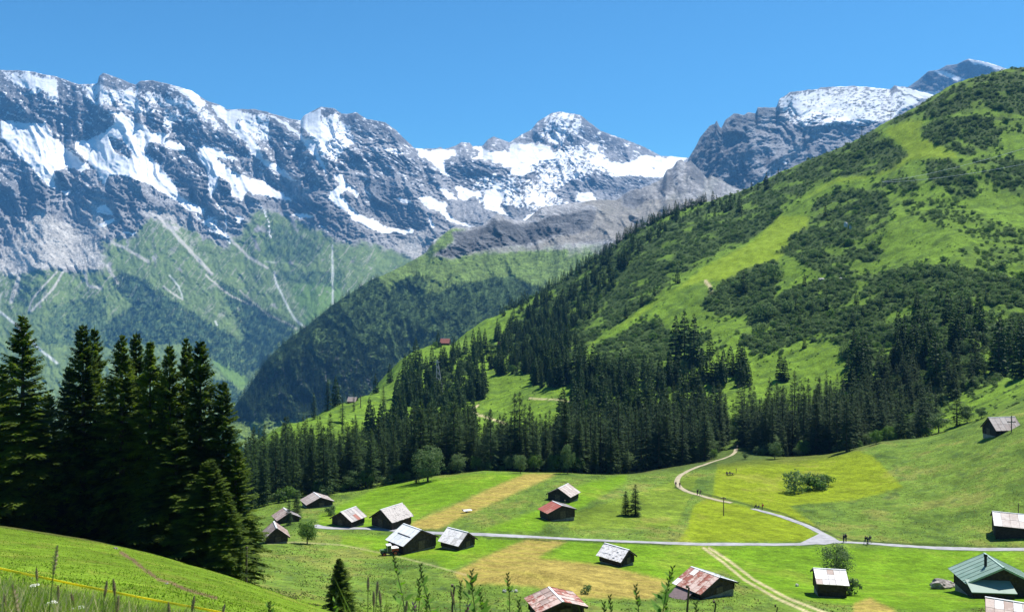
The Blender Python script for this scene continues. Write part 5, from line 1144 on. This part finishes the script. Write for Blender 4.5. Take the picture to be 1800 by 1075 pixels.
# ------------------------------------------------------------------ rocks
M_ROCK = simple('boulder_rock', (.26, .24, .22), var=.5, scale=1.2, bump=.1)
M_PALE = simple('pale_stone', (.55, .53, .50), var=.25, scale=3, bump=.02)
def rock(px, py, wpx, hpx, label, mat=M_ROCK, ymin=60, seed=1, name='boulder', Y=None, group=None):
    import bmesh
    p = hit(px, py, ymin)[0] if Y is None else on(px, Y); k = p[1] / F; bm = bmesh.new(); bmesh.ops.create_icosphere(bm, subdivisions=3, radius=1)
    V = np.array([v.co[:] for v in bm.verts]); d = 1 + .35 * fbm(V[:, 0] * 1.3 + seed, V[:, 1] * 1.3 + V[:, 2] * .7, 3, seed) + .12 * np.sign(fbm(V[:, 0] * 2 + V[:, 2], V[:, 1] * 2, 2, seed + 5))
    V = V * d[:, None] * np.array([wpx * k / 2, wpx * k / 2.6, hpx * k * .62])
    for v_, c in zip(bm.verts, V): v_.co = c
    me = bpy.data.meshes.new(name); bm.to_mesh(me); bm.free(); me.materials.append(mat)
    o = link(me, name, label=label, category='rock'); o.location = p + np.array([0, 0, hpx * k * .2])
    if group: o['group'] = group
    return o
rock(1655, 1033, 38, 18, 'long grey boulder in the bright field left of the green chalet', seed=3)
rock(1674, 1031, 16, 9, 'smaller stone leaning on the right end of the long boulder', seed=8)
rock(1401, 1030, 6, 6, 'single white stone in the bright field left of the square barn', M_PALE, seed=4)
rock(887, 1040, 7, 6, 'bluish white stone left of the group on the small hillock', M_PALE, seed=5)
rock(898, 1039, 8, 7, 'largest white stone of the group on the small hillock', M_PALE, seed=6)
rock(907, 1040, 6, 6, 'right-hand white stone of the group on the small hillock', M_PALE, seed=7)
rock(1487, 400, 7, 12, 'pale rock tooth standing in the shrub island on the hill', M_PALE, seed=9, ymin=330)
rock(1495, 402, 5, 9, 'smaller rock beside the pale rock tooth on the hill', M_PALE, seed=10, ymin=330)
rock(1445, 491, 12, 3, 'low pale rock slab among the shrubs on the hill', M_PALE, seed=11, ymin=330)
rock(1478, 490, 7, 3, 'second low pale slab right of the first on the hill', M_PALE, seed=12, ymin=330)
rock(293, 1034, 6, 3, 'small pale stone on the near slope beside the dirt track', M_ROCK, 5, 13, Y=30.)
rock(203, 967, 7, 4, 'pale stone at the upper end of the bare dirt track', M_ROCK, 5, 14, Y=62.)

# ------------------------------------------------------------------ tractor and hay trailer
def wheel(parent, x, y, r, wd, tyre, rim, ax=EX):
    import bmesh
    bm = bmesh.new(); bmesh.ops.create_cone(bm, cap_ends=True, segments=20, radius1=r, radius2=r, depth=wd, matrix=Matrix.Translation((x, y, r)) @ Matrix.Rotation(math.pi / 2, 4, 'X'))
    me = bpy.data.meshes.new('wheel'); bm.to_mesh(me); bm.free(); me.materials.append(tyre); w_ = link(me, 'wheel', parent)
    bm = bmesh.new(); bmesh.ops.create_cone(bm, cap_ends=True, segments=14, radius1=r * .55, radius2=r * .45, depth=wd + .06, matrix=Matrix.Translation((x, y, r)) @ Matrix.Rotation(math.pi / 2, 4, 'X'))
    me = bpy.data.meshes.new('rim'); bm.to_mesh(me); bm.free(); me.materials.append(rim); link(me, 'rim', w_)
M_TYRE = simple('tyre_rubber', (.02, .02, .02), var=.1); M_REDP = simple('red_paint', (.38, .05, .035), var=.15, rough=.45, spec=.5); M_WHT = simple('white_paint', (.72, .72, .72), var=.08, rough=.4, spec=.5)
M_GLASS = simple('dark_cab_glass', (.03, .04, .045), rough=.1, var=.05, spec=.6); M_GRN = simple('green_engine_cover', (.08, .16, .06), rough=.5, var=.1); M_DK = simple('dark_metal', (.05, .05, .055), rough=.6, var=.2)
p = hit(684, 975, 60)[0]
t = thing('tractor', tuple(p), 'small red and white mountain tractor parked at the corner of the large barn', 'tractor', rz=math.radians(200)); t.scale = (1.15, 1.15, 1.15)
v, f = [], []; box(v, f, O3, EX, EY, EZ, -1.5, 1.5, -.42, .42, .45, .75); part('chassis', v, f, M_DK, t)
v, f = [], []; box(v, f, O3, EX, EY, EZ, -1.55, -.35, -.62, .62, .76, 1.25); part('body', v, f, M_REDP, t)
v, f = [], []; box(v, f, O3, EX, EY, EZ, -1.6, -.3, -.68, .68, 1.255, 1.33); part('load_cover', v, f, M_WHT, t)
v, f = [], []; box(v, f, O3, EX, EY, EZ, .45, 1.5, -.36, .36, .76, 1.12); hd = part('hood', v, f, M_GRN, t)
v, f = [], []; box(v, f, O3, EX, EY, EZ, 1.51, 1.54, -.3, .3, .8, 1.05); part('grille', v, f, M_DK, hd)
for yy in (-.25, .25):
    v, f = [], []; box(v, f, O3, EX, EY, EZ, 1.545, 1.6, yy - .06, yy + .06, .9, 1.02); part('headlight', v, f, M_WHT, hd)
v, f = [], []; box(v, f, O3, EX, EY, EZ, -.28, .42, -.5, .5, .76, 1.75); cb = part('cab', v, f, M_GLASS, t)
for xx in (-.3, .4):
    for yy in (-.52, .46):
        v, f = [], []; box(v, f, O3, EX, EY, EZ, xx, xx + .05, yy, yy + .06, .76, 1.76); part('cab_post', v, f, M_WHT, cb)
v, f = [], []; box(v, f, O3, EX, EY, EZ, -.36, .5, -.6, .6, 1.765, 1.87); part('cab_roof', v, f, M_WHT, t)
for x_, y_, r_ in ((-.95, -.62, .46), (-.95, .62, .46), (1.0, -.58, .40), (1.0, .58, .40)): wheel(t, x_, y_, r_, .26, M_TYRE, M_REDP)
p = hit(821, 900, 100)[0]
t = thing('hay_trailer', tuple(p), 'small flat trailer left on the upper tan hay strip', 'trailer', rz=math.radians(20))
v, f = [], []; box(v, f, O3, EX, EY, EZ, -1.2, 1.2, -.7, .7, .5, .6); part('deck', v, f, M_BR if 'M_BR' in globals() else M_WHT, t)
v, f = [], []; box(v, f, O3, EX, EY, EZ, 1.21, 2.3, -.05, .05, .48, .56); part('drawbar', v, f, M_DK, t)
v, f = [], []; box(v, f, O3, EX, EY, EZ, -1.2, -1.12, -.7, .7, .602, .9); part('tailboard', v, f, R_PINK, t)
for y_ in (-.62, .62): wheel(t, -.2, y_, .24, .14, M_TYRE, M_WHT)

# ------------------------------------------------------------------ people
def person_mesh(name, pose, cols):
    """skinned skeleton; pose 'stand', 'walk' or 'sit'"""
    J = {'pelvis': (0, 0, .95), 'belly': (0, .01, 1.1), 'chest': (0, 0, 1.32), 'neck': (0, .0, 1.48), 'head': (0, .02, 1.60), 'top': (0, .01, 1.72)}
    if pose == 'walk':
        L_ = dict(kl=(.09, .24, .52), al=(.1, .20, .09), tl=(.1, .34, .05), kr=(-.09, -.02, .50), ar=(-.1, -.32, .13), tr=(-.1, -.20, .04), el=(.26, -.14, 1.12), hl=(.27, .02, .90), er=(-.26, .08, 1.12), hr=(-.27, .28, 1.0))
    elif pose == 'sit':
        J = {k: (x, y, z - .48) for k, (x, y, z) in J.items()}
        L_ = dict(kl=(.11, .42, .50), al=(.11, .45, .08), tl=(.11, .58, .04), kr=(-.11, .42, .50), ar=(-.11, .45, .08), tr=(-.11, .58, .04), el=(.25, .06, .66), hl=(.18, .32, .58), er=(-.25, .06, .66), hr=(-.18, .32, .58))
    else:
        L_ = dict(kl=(.10, .02, .50), al=(.11, 0, .08), tl=(.12, .14, .04), kr=(-.10, .02, .50), ar=(-.11, 0, .08), tr=(-.12, .14, .04), el=(.27, -.03, 1.14), hl=(.28, .06, .88), er=(-.27, -.03, 1.14), hr=(-.28, .06, .88))
    sh = J['chest'][2] + .10
    names = ['pelvis', 'belly', 'chest', 'neck', 'head', 'top']; P_ = [J[k] for k in names]; Rr = [.15, .14, .17, .06, .10, .07]
    pz = J['pelvis'][2]; idx = {k: i for i, k in enumerate(names)}; E_ = [(0, 1), (1, 2), (2, 3), (3, 4), (4, 5)]
    def add(k, co, r, par): idx[k] = len(P_); P_.append(co); Rr.append(r); E_.append((idx[par], idx[k]))
    for s_, q in ((1, 'l'), (-1, 'r')):
        add('hip' + q, (s_ * .10, 0, pz - .06), .11, 'pelvis'); add('k' + q, L_['k' + q], .075, 'hip' + q); add('a' + q, L_['a' + q], .05, 'k' + q); add('t' + q, L_['t' + q], .04, 'a' + q)
        add('s' + q, (s_ * .19, 0, sh), .075, 'chest'); add('e' + q, L_['e' + q], .05, 's' + q); add('h' + q, L_['h' + q], .035, 'e' + q)
    me = bpy.data.meshes.new(name); me.from_pydata(P_, E_, []); o = bpy.data.objects.new('tmp', me); COL.objects.link(o)
    o.modifiers.new('s', 'SKIN')
    for i, sv in enumerate(me.skin_vertices[0].data): sv.radius = (Rr[i] * (1.15 if i in (0, 1, 2) else 1), Rr[i]); sv.use_root = (i == 0)
    ss = o.modifiers.new('d', 'SUBSURF'); ss.levels = 1; ss.render_levels = 1
    dg = bpy.context.evaluated_depsgraph_get(); dg.update(); m2 = bpy.data.meshes.new_from_object(o.evaluated_get(dg)); bpy.data.objects.remove(o); m2.name = name; m2.materials.clear()
    for m in cols: m2.materials.append(m)
    for pl in m2.polygons:
        c = pl.center; arm = abs(c.x) > .21 and c.z > pz - .15; pl.use_smooth = True
        if c.z > J['neck'][2] - .02: pl.material_index = 2
        elif arm and c.z < sh - .28: pl.material_index = 2
        elif c.z > pz + .02 or arm: pl.material_index = 1
        elif c.z < .12: pl.material_index = 3
        else: pl.material_index = 0
    return m2
def cloth(nm, c): return simple(nm, c, var=.15, scale=8)
M_SKIN = cloth('skin', (.42, .25, .18)); M_SHOE = cloth('boots', (.03, .025, .02)); M_HAIR = cloth('hair', (.05, .03, .02))
TR = [cloth('dark_trousers', (.03, .03, .04)), cloth('grey_trousers', (.10, .10, .11)), cloth('beige_trousers', (.28, .22, .15))]
TP = [cloth('black_top', (.025, .025, .03)), cloth('dark_blue_top', (.03, .05, .12)), cloth('red_top', (.40, .05, .04)), cloth('white_top', (.65, .65, .65)), cloth('green_top', (.08, .14, .06))]
def hair_bp(par, z, bp_mat, sit=False, yb=0):
    import bmesh
    bm = bmesh.new(); bmesh.ops.create_uvsphere(bm, u_segments=12, v_segments=8, radius=.115, matrix=Matrix.Translation((0, -.01, z)) @ Matrix.Scale(1.05, 4, (0, 0, 1)))
    bmesh.ops.delete(bm, geom=[v_ for v_ in bm.verts if v_.co.z < z + .01 and v_.co.y > -.02], context='VERTS')
    me = bpy.data.meshes.new('hair'); bm.to_mesh(me); bm.free(); me.materials.append(M_HAIR); link(me, 'hair', par)
    if bp_mat is not None:
        bm = bmesh.new(); bmesh.ops.create_cube(bm, size=1, matrix=Matrix.Translation((0, -.25, z - .38)) @ Matrix.Diagonal((.32, .20, .50, 1))); bmesh.ops.bevel(bm, geom=bm.edges[:], offset=.06, segments=2, affect='EDGES')
        me = bpy.data.meshes.new('backpack'); bm.to_mesh(me); bm.free(); me.materials.append(bp_mat); link(me, 'backpack', par)
PEOPLE = [(1483, 953, 'stand', 0, 1, 0, 30, 'dark-clothed hiker standing on the road just right of the junction', 5), (1487, 952, 'walk', 0, 0, 1, 200, 'second hiker close behind the one right of the junction', 5),
 (1521, 956, 'walk', 1, 0, 0, 90, 'left hiker of the three walking on the road', 1), (1525, 957, 'stand', 0, 1, 4, 90, 'middle hiker of the three walking on the road', 4), (1529, 955, 'walk', 2, 0, 1, 100, 'right hiker of the three walking on the road', 1),
 (1329, 893, 'sit', 0, 0, None, 40, 'left-hand person sitting beside the footpath', 0), (1334, 894, 'sit', 1, 1, None, 60, 'middle person sitting beside the footpath', 0), (1340, 896, 'stand', 0, 2, 2, 60, 'hiker in a red top standing by those seated on the footpath', 2),
 (1188, 856, 'walk', 1, 1, 0, 150, 'left walker where the gravel path bends', 1), (1195, 857, 'walk', 0, 0, 0, 150, 'right walker where the gravel path bends', 0),
 (1226, 870, 'stand', 0, 0, 0, 120, 'left walker of the pair further down the gravel path', 0), (1231, 871, 'walk', 1, 4, 0, 120, 'right walker of the pair further down the gravel path', 4),
 (1294, 831, 'stand', 0, 0, None, 250, 'person standing beside the picnic bench on the mown field', 0), (1296, 789, 'walk', 1, 3, None, 180, 'walker in white where the path enters the forest', 3)]
for k_, (px, py, pose, tr, tp, bpk, rz_, lab, _) in enumerate(PEOPLE):
    p = hit(px, py, 100)[0]; p[2] += .08
    me = person_mesh('person', pose, (TR[tr], TP[tp], M_SKIN, M_SHOE)); o = link(me, 'person', label=lab, category='person', group='hikers and walkers on the paths')
    o.location = p - (np.array([0, 0, 0.0]) if pose != 'sit' else np.array([0, 0, .05])); o.rotation_euler = (0, 0, math.radians(rz_)); hair_bp(o, 1.66 if pose != 'sit' else 1.18, None if bpk is None else TP[bpk])
# picnic bench with two people
p = hit(1283, 835, 100)[0]
t = thing('picnic_bench', tuple(p), 'dark picnic bench and table on the upper mown field', 'bench', rz=.1)
for z, y0_, y1_, nm in ((.74, -.4, .4, 'table_top'), (.45, -.95, -.65, 'seat'), (.45, .65, .95, 'seat')):
    v, f = [], []; box(v, f, O3, EX, EY, EZ, -1.3, 1.3, y0_, y1_, z - .05, z); part(nm, v, f, M_LOG2, t)
for x_ in (-1, .9):
    v, f = [], []; box(v, f, O3, EX, EY, EZ, x_, x_ + .1, -.94, .94, .30, .395); box(v, f, O3, EX, EY, EZ, x_, x_ + .1, -.5, -.4, -.2, .298); box(v, f, O3, EX, EY, EZ, x_, x_ + .1, .4, .5, -.2, .298); box(v, f, O3, EX, EY, EZ, x_, x_ + .1, -.06, .06, .397, .688); part('leg', v, f, M_LOG2, t)
for x_, tp, l in ((-.8, 1, 'left one of two people seated at the picnic bench'), (.2, 0, 'right one of two people seated at the picnic bench')):
    me = person_mesh('person', 'sit', (TR[0], TP[tp], M_SKIN, M_SHOE)); o = link(me, 'person', label=l, category='person', group='hikers and walkers on the paths'); o.location = p + np.array([x_, .8, .02]); o.rotation_euler = (0, 0, math.pi); hair_bp(o, 1.18, None)
# ------------------------------------------------------------------ grass
def grass_mat(name, transl=.5):
    m, n, b = new_mat(name); at = nd(n, 'ShaderNodeAttribute', attribute_name='tint'); n.links.new(at.outputs['Color'], b.inputs['Base Color']); b.inputs['Roughness'].default_value = .6
    tr = nd(n, 'ShaderNodeBsdfTranslucent'); ms = nd(n, 'ShaderNodeMixShader'); ms.inputs[0].default_value = transl
    n.links.new(at.outputs['Color'], tr.inputs[0]); out = [x for x in n.nodes if x.type == 'OUTPUT_MATERIAL'][0]
    n.links.new(b.outputs[0], ms.inputs[1]); n.links.new(tr.outputs[0], ms.inputs[2]); n.links.new(ms.outputs[0], out.inputs[0]); return m
M_GRASS = grass_mat('grass_blades')
def blades(name, X, Y, hgt, wid, tint, lean=.45, clump=1):
    n_ = len(X); Z = H(X / Y * F + CX, Y); az = rng.uniform(0, 6.28, n_); ln = rng.uniform(.1, lean, n_) * hgt; a2 = rng.uniform(0, 6.28, n_)
    b0 = np.stack([X, Y, Z - .03], -1); sd_ = np.stack([np.cos(az), np.sin(az), az * 0], -1) * (wid / 2)[:, None]; le = np.stack([np.cos(a2), np.sin(a2), a2 * 0], -1) * ln[:, None]; up = np.zeros((n_, 3)); up[:, 2] = hgt
    V = np.stack([b0 - sd_, b0 + sd_, b0 + le * .35 + up * .6 + sd_ * .7, b0 + le * .35 + up * .6 - sd_ * .7, b0 + le + up], 1)
    i = np.arange(n_)[:, None] * 5; T_ = np.concatenate([i + np.array([0, 1, 2]), i + np.array([0, 2, 3]), i + np.array([3, 2, 4])], 0)
    me = mesh_np(name, V.reshape(-1, 3), T_, (M_GRASS,)); set_attr(me, 'tint', np.repeat(tint[:, None], 5, 1)); return me
def near_pts(n_, y0, y1, p0, p1, pw=1.0):
    Y = y0 * (y1 / y0) ** (rng.random(n_) ** pw); px = rng.uniform(p0, p1, n_); return (px - CX) / F * Y, Y, px
def tints(base, dry, n_, f_): t = rng.random((n_, 1)); d = (rng.random((n_, 1)) < f_).astype(float); c = np.array(base) * (.7 + .7 * t); return np.clip(c * (1 - d) + np.array(dry) * (.8 + .4 * t) * d, 0, 1)
X, Y, px = near_pts(46000, 3.2, 26, -60, 620, 1.15); den = fbm(X / 1.5, Y / 2.5, 3, 901)
gy = HY - H(px, Y) / Y * F; lim = 1014 + px * .175 + 26 * den + rng.uniform(-6, 14, len(X)); hh_ = np.minimum(rng.uniform(.08, .34, len(X)), (gy - lim) * Y / F); kk = hh_ > .035; X, Y, hh_ = X[kk], Y[kk], hh_[kk]
me = blades('grass', X, Y, hh_, rng.uniform(.004, .010, len(X)) * (1 + Y / 14), tints((.22, .33, .035), (.52, .46, .25), len(X), .25), .6)
link(me, 'grass', kind='stuff', label='tall uncut grass on the near slope')
X, Y, px = near_pts(26000, 18, 74, -60, 560, .8)
me = blades('short_grass', X, Y, rng.uniform(.02, .09, len(X)), rng.uniform(.02, .06, len(X)), tints((.19, .30, .02), (.30, .28, .08), len(X), .1), .5)
link(me, 'short_grass', kind='stuff')
X, Y, px = near_pts(9000, 3.2, 9, 600, 1500, 1); me = blades('weedy_grass', X, Y, rng.uniform(.15, .5, len(X)), rng.uniform(.006, .014, len(X)), tints((.15, .25, .025), (.42, .36, .18), len(X), .2), .6); link(me, 'weedy_grass', kind='stuff')
# rough meadow tufts in the bowl
n_ = 70000; px = rng.uniform(430, 1850, n_); Y = rng.uniform(88, 300, n_) ; X = (px - CX) / F * Y; Z = H(px, Y); py = HY - Z / Y * F
k = (MOW.at(px, py) < .3) & (YEL.at(px, py) < .3) & (HAY.at(px, py) < .3) & (PATH.at(px, py) < .2) & (fbm(X / 9, Y / 9, 3, 905) > -.12)
rd = Mask().line(ROADPTS, 9); rd.line([1466,948,1450,940,1420,924,1370,906,1320,893,1290,884,1262,879,1240,873,1205,863,1188,852,1190,838,1213,825,1250,812,1280,803,1296,794], 8)
k &= rd.at(px, py) < .1; X, Y = X[k], Y[k]
me = blades('meadow_grass', X, Y, rng.uniform(.08, .26, len(X)), rng.uniform(.10, .3, len(X)), tints((.12, .18, .03), (.24, .22, .08), len(X), .35), .8); link(me, 'meadow_grass', kind='stuff')

# ------------------------------------------------------------------ tall weeds, seed heads, flowers, fence tape
M_STEM = simple('weed_stem', (.12, .16, .05), var=.3, scale=20); M_WLEAF = foliage_mat('weed_leaf', (.07, .17, .02), (.14, .26, .03), .35, .4); M_SEED = simple('seed_head', (.50, .38, .29), var=.35, scale=40); M_PINKF = simple('purple_petals', (.45, .12, .42), var=.2, scale=40); M_WHF = simple('white_petals', (.75, .75, .72), var=.1, scale=40)
def weed(px, top, Y, label, leafy=26, lean=.05, lh=.11, bud=True, group='tall leafy weeds along the bottom edge', flower=None, name='willowherb_plant', ground_py=None):
    p = on(px, Y); zt = -(top - HY) / F * Y; hh = zt - p[2]; o = thing(name, tuple(p), label, 'plant', group)
    r = random.Random(int(px)); ax, ay = r.uniform(-1, 1) * lean * hh, r.uniform(-.5, .5) * lean * hh; fn = lambda t_: np.array([ax * t_ * t_ * 1.5 + .01 * math.sin(t_ * 9 + px), ay * t_ * t_, hh * t_])
    tt = TB(); tt.tube([fn(t_) for t_ in np.linspace(0, 1, 9)], list(np.linspace(.006, .002, 9)), 5); link(tt.mesh('stem', (M_STEM,), True), 'stem', o)
    tl = TB()
    for j in range(leafy):
        t_ = 1 - (j / leafy) ** 1.15 * min(.55 / hh, .9) - .04; q = fn(t_); az = j * 2.4 + r.uniform(-.3, .3); L_ = lh * (.35 + .9 * (j / leafy)) * r.uniform(.8, 1.2); d = np.array([math.cos(az), math.sin(az), r.uniform(.5, 1.1) * (1.3 - .8 * j / leafy)]); d /= np.linalg.norm(d); sd_ = np.cross(d, [0, 0, 1.]); sd_ /= np.linalg.norm(sd_)
        tl.kite(q, q + d * L_ + np.array([0, 0, -.02 * j / leafy]), L_ * .17 + .002, sd_ + np.array([0, 0, r.uniform(-.4, .4)]), L_ * .12)
    link(tl.mesh('leaves', (M_WLEAF,)), 'leaves', o, kind='stuff')
    if bud:
        tb_ = TB(); 
        for j in range(14):
            t_ = 1 - .10 * j / 14 / max(hh, .5); q = fn(t_); az = j * 2.4; d = np.array([math.cos(az) * .6, math.sin(az) * .6, 1.]); tb_.kite(q, q + d * .022, .004, np.cross(d, [0, 1., 0.2]))
        link(tb_.mesh('bud_spike', (flower or M_STEM,)), 'bud_spike', o)
    return o
weed(1147, 998, 4.2, 'tallest leafy weed at the bottom, left of the rusty barn', 34, .10, .15)
weed(1125, 1031, 4.0, 'shorter leafy weed just left of the tallest one', 22, .03, .10)
weed(1172, 1040, 4.3, 'small leafy weed right of the tallest one', 16, .05, .10)
weed(845, 1006, 4.0, 'bushiest leafy weed at the bottom centre', 40, .04, .15)
weed(893, 1010, 4.6, 'thin upright weed in front of the small hillock', 20, .02, .11)
weed(718, 980, 4.4, 'tall bare-topped weed curving below the large barn', 20, .12, .12)
weed(769, 996, 4.3, 'slender weed between the curving one and the thin stake', 24, .07, .12)
weed(800, 1028, 4.8, 'thin weed right beside the thin stake', 10, .10, .08)
weed(735, 1020, 4.2, 'upright leafy weed beside the curving one', 12, .02, .16)
weed(737, 1062, 4.0, 'pinkish flowering weed at the very bottom', 10, .02, .08, flower=M_PINKF)
weed(815, 1066, 4.0, 'weed with a small purple flower at the very bottom', 10, .02, .08, flower=M_PINKF)
weed(466, 1060, 4.6, 'leafy weed left of the small lone spruce', 18, .06, .12)
weed(588, 1045, 4.6, 'weed in front of the small lone spruce', 14, .03, .12)
weed(1233, 1062, 4.2, 'low weed beside the shortest stake', 10, .05, .09); weed(912, 1060, 4.2, 'low weed right of the thin upright one', 10, .05, .09); weed(1075, 1052, 4.4, 'low weed left of the rusty-roofed pair of weeds', 10, .05, .09)
weed(1070, 1060, 4.0, 'lowest weed in front of the hay strip', 12, .05, .09)
weed(860, 1040, 4.3, 'side shoot plant right of the bushiest weed', 18, .08, .14); weed(758, 1050, 4.1, 'low leafy weed between the two tall slender ones', 16, .08, .12)
def seedgrass(px, top, Y, label, r0=.011, ln=.09, group='grasses with pinkish brown seed heads', lean=.15):
    p = on(px, Y); hh = -(top - HY) / F * Y - p[2]; o = thing('seed_grass', tuple(p), label, 'grass', group); r = random.Random(int(px * 3)); ax = r.uniform(-1, 1) * lean * hh; fn = lambda t_: np.array([ax * t_ ** 2, .0, hh * t_])
    tt = TB(); tt.tube([fn(t_) for t_ in np.linspace(0, 1, 8)], [.0022] * 8, 4); link(tt.mesh('stalk', (M_STEM,), True), 'stalk', o)
    tb_ = TB()
    for j in range(46):
        t_ = 1 - (j / 46) * ln / hh; q = fn(t_); az = j * 2.4; w_ = r0 * math.sin(math.pi * (j + 3) / 52); d = np.array([math.cos(az) * w_, math.sin(az) * w_, .012]); tb_.kite(q, q + d, .0035, np.cross(d / np.linalg.norm(d), [.3, 1., 0]))
    link(tb_.mesh('seed_head', (M_SEED,)), 'seed_head', o); return o
SG = [(84, 962, 3.2, 'biggest pinkish seed head above the yellow fence tape'), (36, 1030, 3.0, 'large dark seed head below the tape at far left'), (68, 1000, 4.6, 'small seed head just right of the biggest one below the tape'), (207, 1020, 3.6, 'leaning seed head crossing the tape at left centre'), (175, 1024, 3.8, 'seed head touching the tape left of the leaning one'),
 (105, 1032, 3.8, 'seed head below the tape right of the large dark one'), (203, 1050, 3.3, 'pink seed head low in front of the leaning one'), (298, 1062, 3.4, 'seed head at the bottom below the middle of the tape'), (646, 1016, 4.4, 'feathery seed head left of the curving weed'), (655, 1024, 4.2, 'second feathery seed head left of the curving weed'),
 (659, 1042, 4.0, 'drooping seed head low left of the curving weed'), (676, 1040, 4.1, 'double seed head right of the drooping one'), (700, 1058, 4.0, 'lowest seed head left of the pink flower'), (806, 1024, 4.4, 'dark thin seed stalk right of the thin stake'), (825, 1040, 4.3, 'seed stalk left of the bushiest weed'), (12, 1046, 3.4, 'pale seed head at the lower left corner'), (140, 1045, 4.0, 'pale seed head between the two white flowers'), (330, 1050, 3.9, 'seed head under the tape near the spruce clump'), (380, 1064, 4.2, 'seed head where the tape leaves the photo')]
for q, (px, tp, Yy, l) in enumerate(SG): seedgrass(px, tp, Yy, l, .009 + .004 * (q < 2), .07 + .04 * (q < 2))
def umbel(px, top, Y, label):
    p = on(px, Y); hh = -(top - HY) / F * Y - p[2]; o = thing('white_flower', tuple(p), label, 'flower', 'white flowers in the near grass')
    tt = TB(); tt.tube([(0, 0, 0), (.01, 0, hh)], [.002, .0015], 4); link(tt.mesh('stem', (M_STEM,)), 'stem', o); tb_ = TB(); r = random.Random(int(px))
    for j in range(60):
        a = r.uniform(0, 6.28); rr_ = .030 * math.sqrt(r.random()); q = np.array([.01 + math.cos(a) * rr_, math.sin(a) * rr_, hh + .004 * r.random() - rr_ * .15]); b_ = r.uniform(0, 6.28); d = np.array([math.cos(b_), math.sin(b_), .1]); tb_.kite(q - d * .004, q + d * .004, .003, np.array([-d[1], d[0], .0]))
    link(tb_.mesh('petals', (M_WHF,)), 'petals', o)
umbel(87, 1058, 4.6, 'wide white umbel flower in the grass at lower left'); umbel(135, 1067, 4.4, 'second white umbel right of and below the first'); umbel(59, 1027, 6.0, 'smallest white umbel above the first two')

M_TAPE = foliage_mat('yellow_fence_tape', (.80, .70, .05), (.90, .80, .10), .32, 0)
PT = []
for t_ in np.linspace(0, 1, 60):
    px_ = lerp(-120, 520, t_); Y_ = lerp(6.6, 7.6, t_); py_ = 972 + (px_ + 120) * (1098 - 972) / 640 + 5 * math.sin(math.pi * t_); PT.append(np.array([(px_ - CX) / F * Y_, Y_, -(py_ - HY) / F * Y_]))
v, f = [], []
for j, q in enumerate(PT):
    tw = .25 * math.sin(j * .5); a = np.array([0, math.sin(tw), math.cos(tw)]) * .009; b_ = np.array([0, math.cos(tw), -math.sin(tw)]) * .0012
    v += [q + a + b_, q + a - b_, q - a - b_, q - a + b_]
for j in range(59):
    for c in range(4): f.append((j * 4 + c, j * 4 + (c + 1) % 4, j * 4 + 4 + (c + 1) % 4, j * 4 + 4 + c))
o = part('fence_tape', v, f, M_TAPE, None, label='yellow electric fence tape stretched across the lower left corner', category='fence tape')
for q, l in ((PT[0], 'white plastic fence post holding the tape beyond the left edge'), (PT[-1], 'white plastic fence post holding the tape below the bottom edge')):
    gz = on(q[0] / q[1] * F + CX, q[1]); o = thing('fence_post', tuple(gz), l, 'post'); tt = TB(); tt.tube([(0, 0, -.2), (0, 0, q[2] - gz[2] + .04)], [.011, .009], 8); link(tt.mesh('rod', (M_WHT,), True), 'rod', o)
    v, f = [], []; box(v, f, np.array([0, 0, q[2] - gz[2]]), EX, EY, EZ, -.02, .02, -.03, .03, -.02, .02); part('tape_clip', v, f, M_DK, o)
